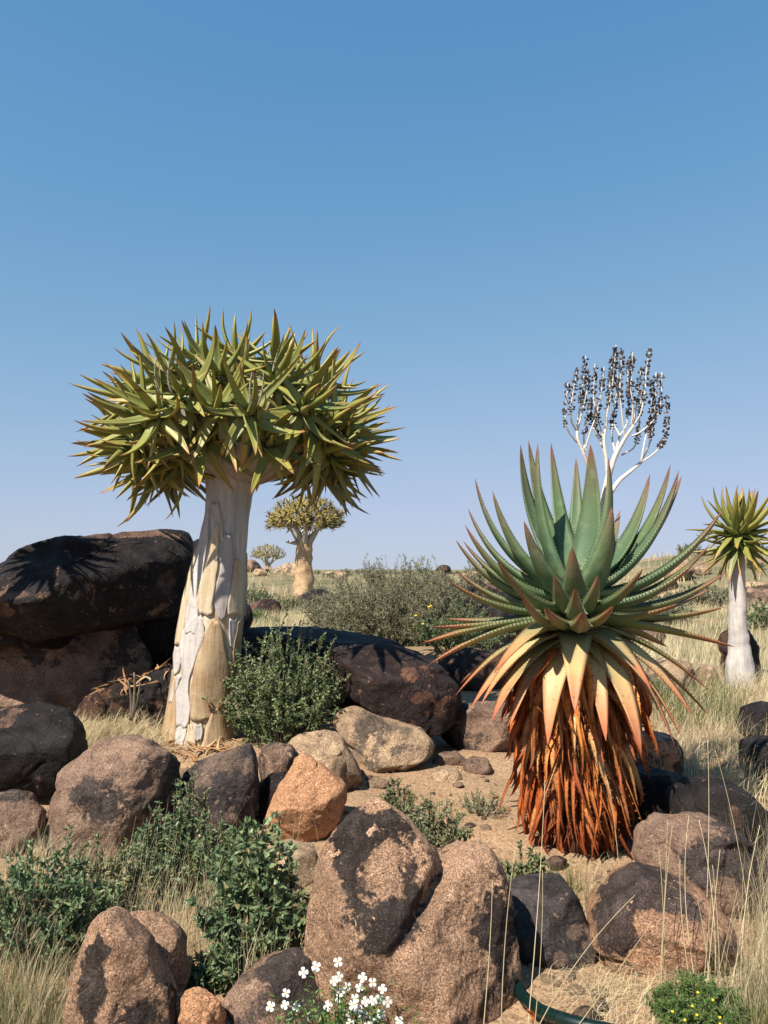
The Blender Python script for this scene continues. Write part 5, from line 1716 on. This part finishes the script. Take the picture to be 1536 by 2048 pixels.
for (a0, a1, y0, y1, cnt, where) in zones:
    for i in range(cnt):
        y = rs.uniform(y0, y1)
        x = (rs.uniform(a0, a1) - 768) / FPX * y
        kind = rs.choice(['rock_brown', 'rock_tan', 'rock_tan', 'rock_orange'])
        v = rs.randint(0, 3)
        if (kind, v) not in SM:
            ph = rs.uniform(0, 6)
            V, F = shape_rock(0, 0, 0, lambda t: 1 + 0.25 * np.cos(2 * t + ph) + .1 * np.cos(3 * t), 0.9, 200 + len(SM), 3, (), 6, 1.3, 0.75)
            q = MB()
            q.add(V, F)
            SM[(kind, v)] = q.mesh('small_stone', M[kind])
        r = rs.uniform(.014, .036) * (2.0 if rs.random() < .18 else 1)
        o = inst('small_stone', SM[(kind, v)], loc=(x, y, g1(x, y) + r * .1))
        o.scale = (r * rs.uniform(.9, 1.5), r * rs.uniform(.8, 1.2), r * rs.uniform(.4, .8))
        o.rotation_euler = (rs.uniform(-.2, .2), rs.uniform(-.2, .2), rs.uniform(0, 6.28))
        cn = {'rock_brown': 'brown', 'rock_tan': 'pale tan', 'rock_orange': 'orange'}[kind]
        tag(o, cn + ' small loose stone on the ' + where, 'stone', cn + ' small stones on the ' + where)

# gravel
n = 11000
xs, ys = spots(-60, 1600, 2.5, 7.0, n)
z = gh(xs, ys)
r = RNG.uniform(.002, .007, n) * (1 + 2.2 * (RNG.uniform(0, 1, n) > .965))
D, F = ico(1)
V = (D[None] * r[:, None, None] * RNG.uniform(.6, 1.3, (n, 1, 3)) * RNG.uniform(.8, 1.2, (n, len(D), 1))) + np.stack([xs, ys, z], 1)[:, None]
b = MB()
b.add(V.reshape(-1, 3), (F[None] + (np.arange(n) * len(D))[:, None, None]).reshape(-1, 3), rnd=np.repeat(RNG.uniform(0, 1, n), len(D)))
tag(b.build('gravel', M['gravel'], smooth=False), 'fine brown gravel scattered over the sand', 'gravel', None, 'stuff')

# broken straw lying on the sand
grass('straw_litter', 'broken bits of straw littering the sand', *spots(480, 1300, 3.3, 5.8, 3000, 140, .12), .03, .11, .0012, 'straw_grey', 2.6, flat=0.85)
grass('straw_litter', 'broken straw and dry twigs at the foot of the quiver trunk', *spots(300, 640, 5.4, 6.1, 700, 40, .07), .04, .14, .0014, 'straw_grey', 2.2, flat=0.8)
grass('green_grass', 'shaded green and straw grass left of the upright boulder', *spots(-40, 150, 2.5, 2.9, 900, 22, .07), .08, .22, .0014, 'grass_green', 0.7)
grass('dry_grass', 'sparse dry straw between the stained boulder and the weeds', *spots(60, 330, 3.9, 4.2, 600, 20, .08), .06, .2, .0013, 'straw', 0.9)
grass('dry_grass', 'dry seed stems rising through the weeds', *spots(0, 600, 3.1, 3.8, 420, 60, .06), .25, .5, .0012, 'straw_grey', 0.35)
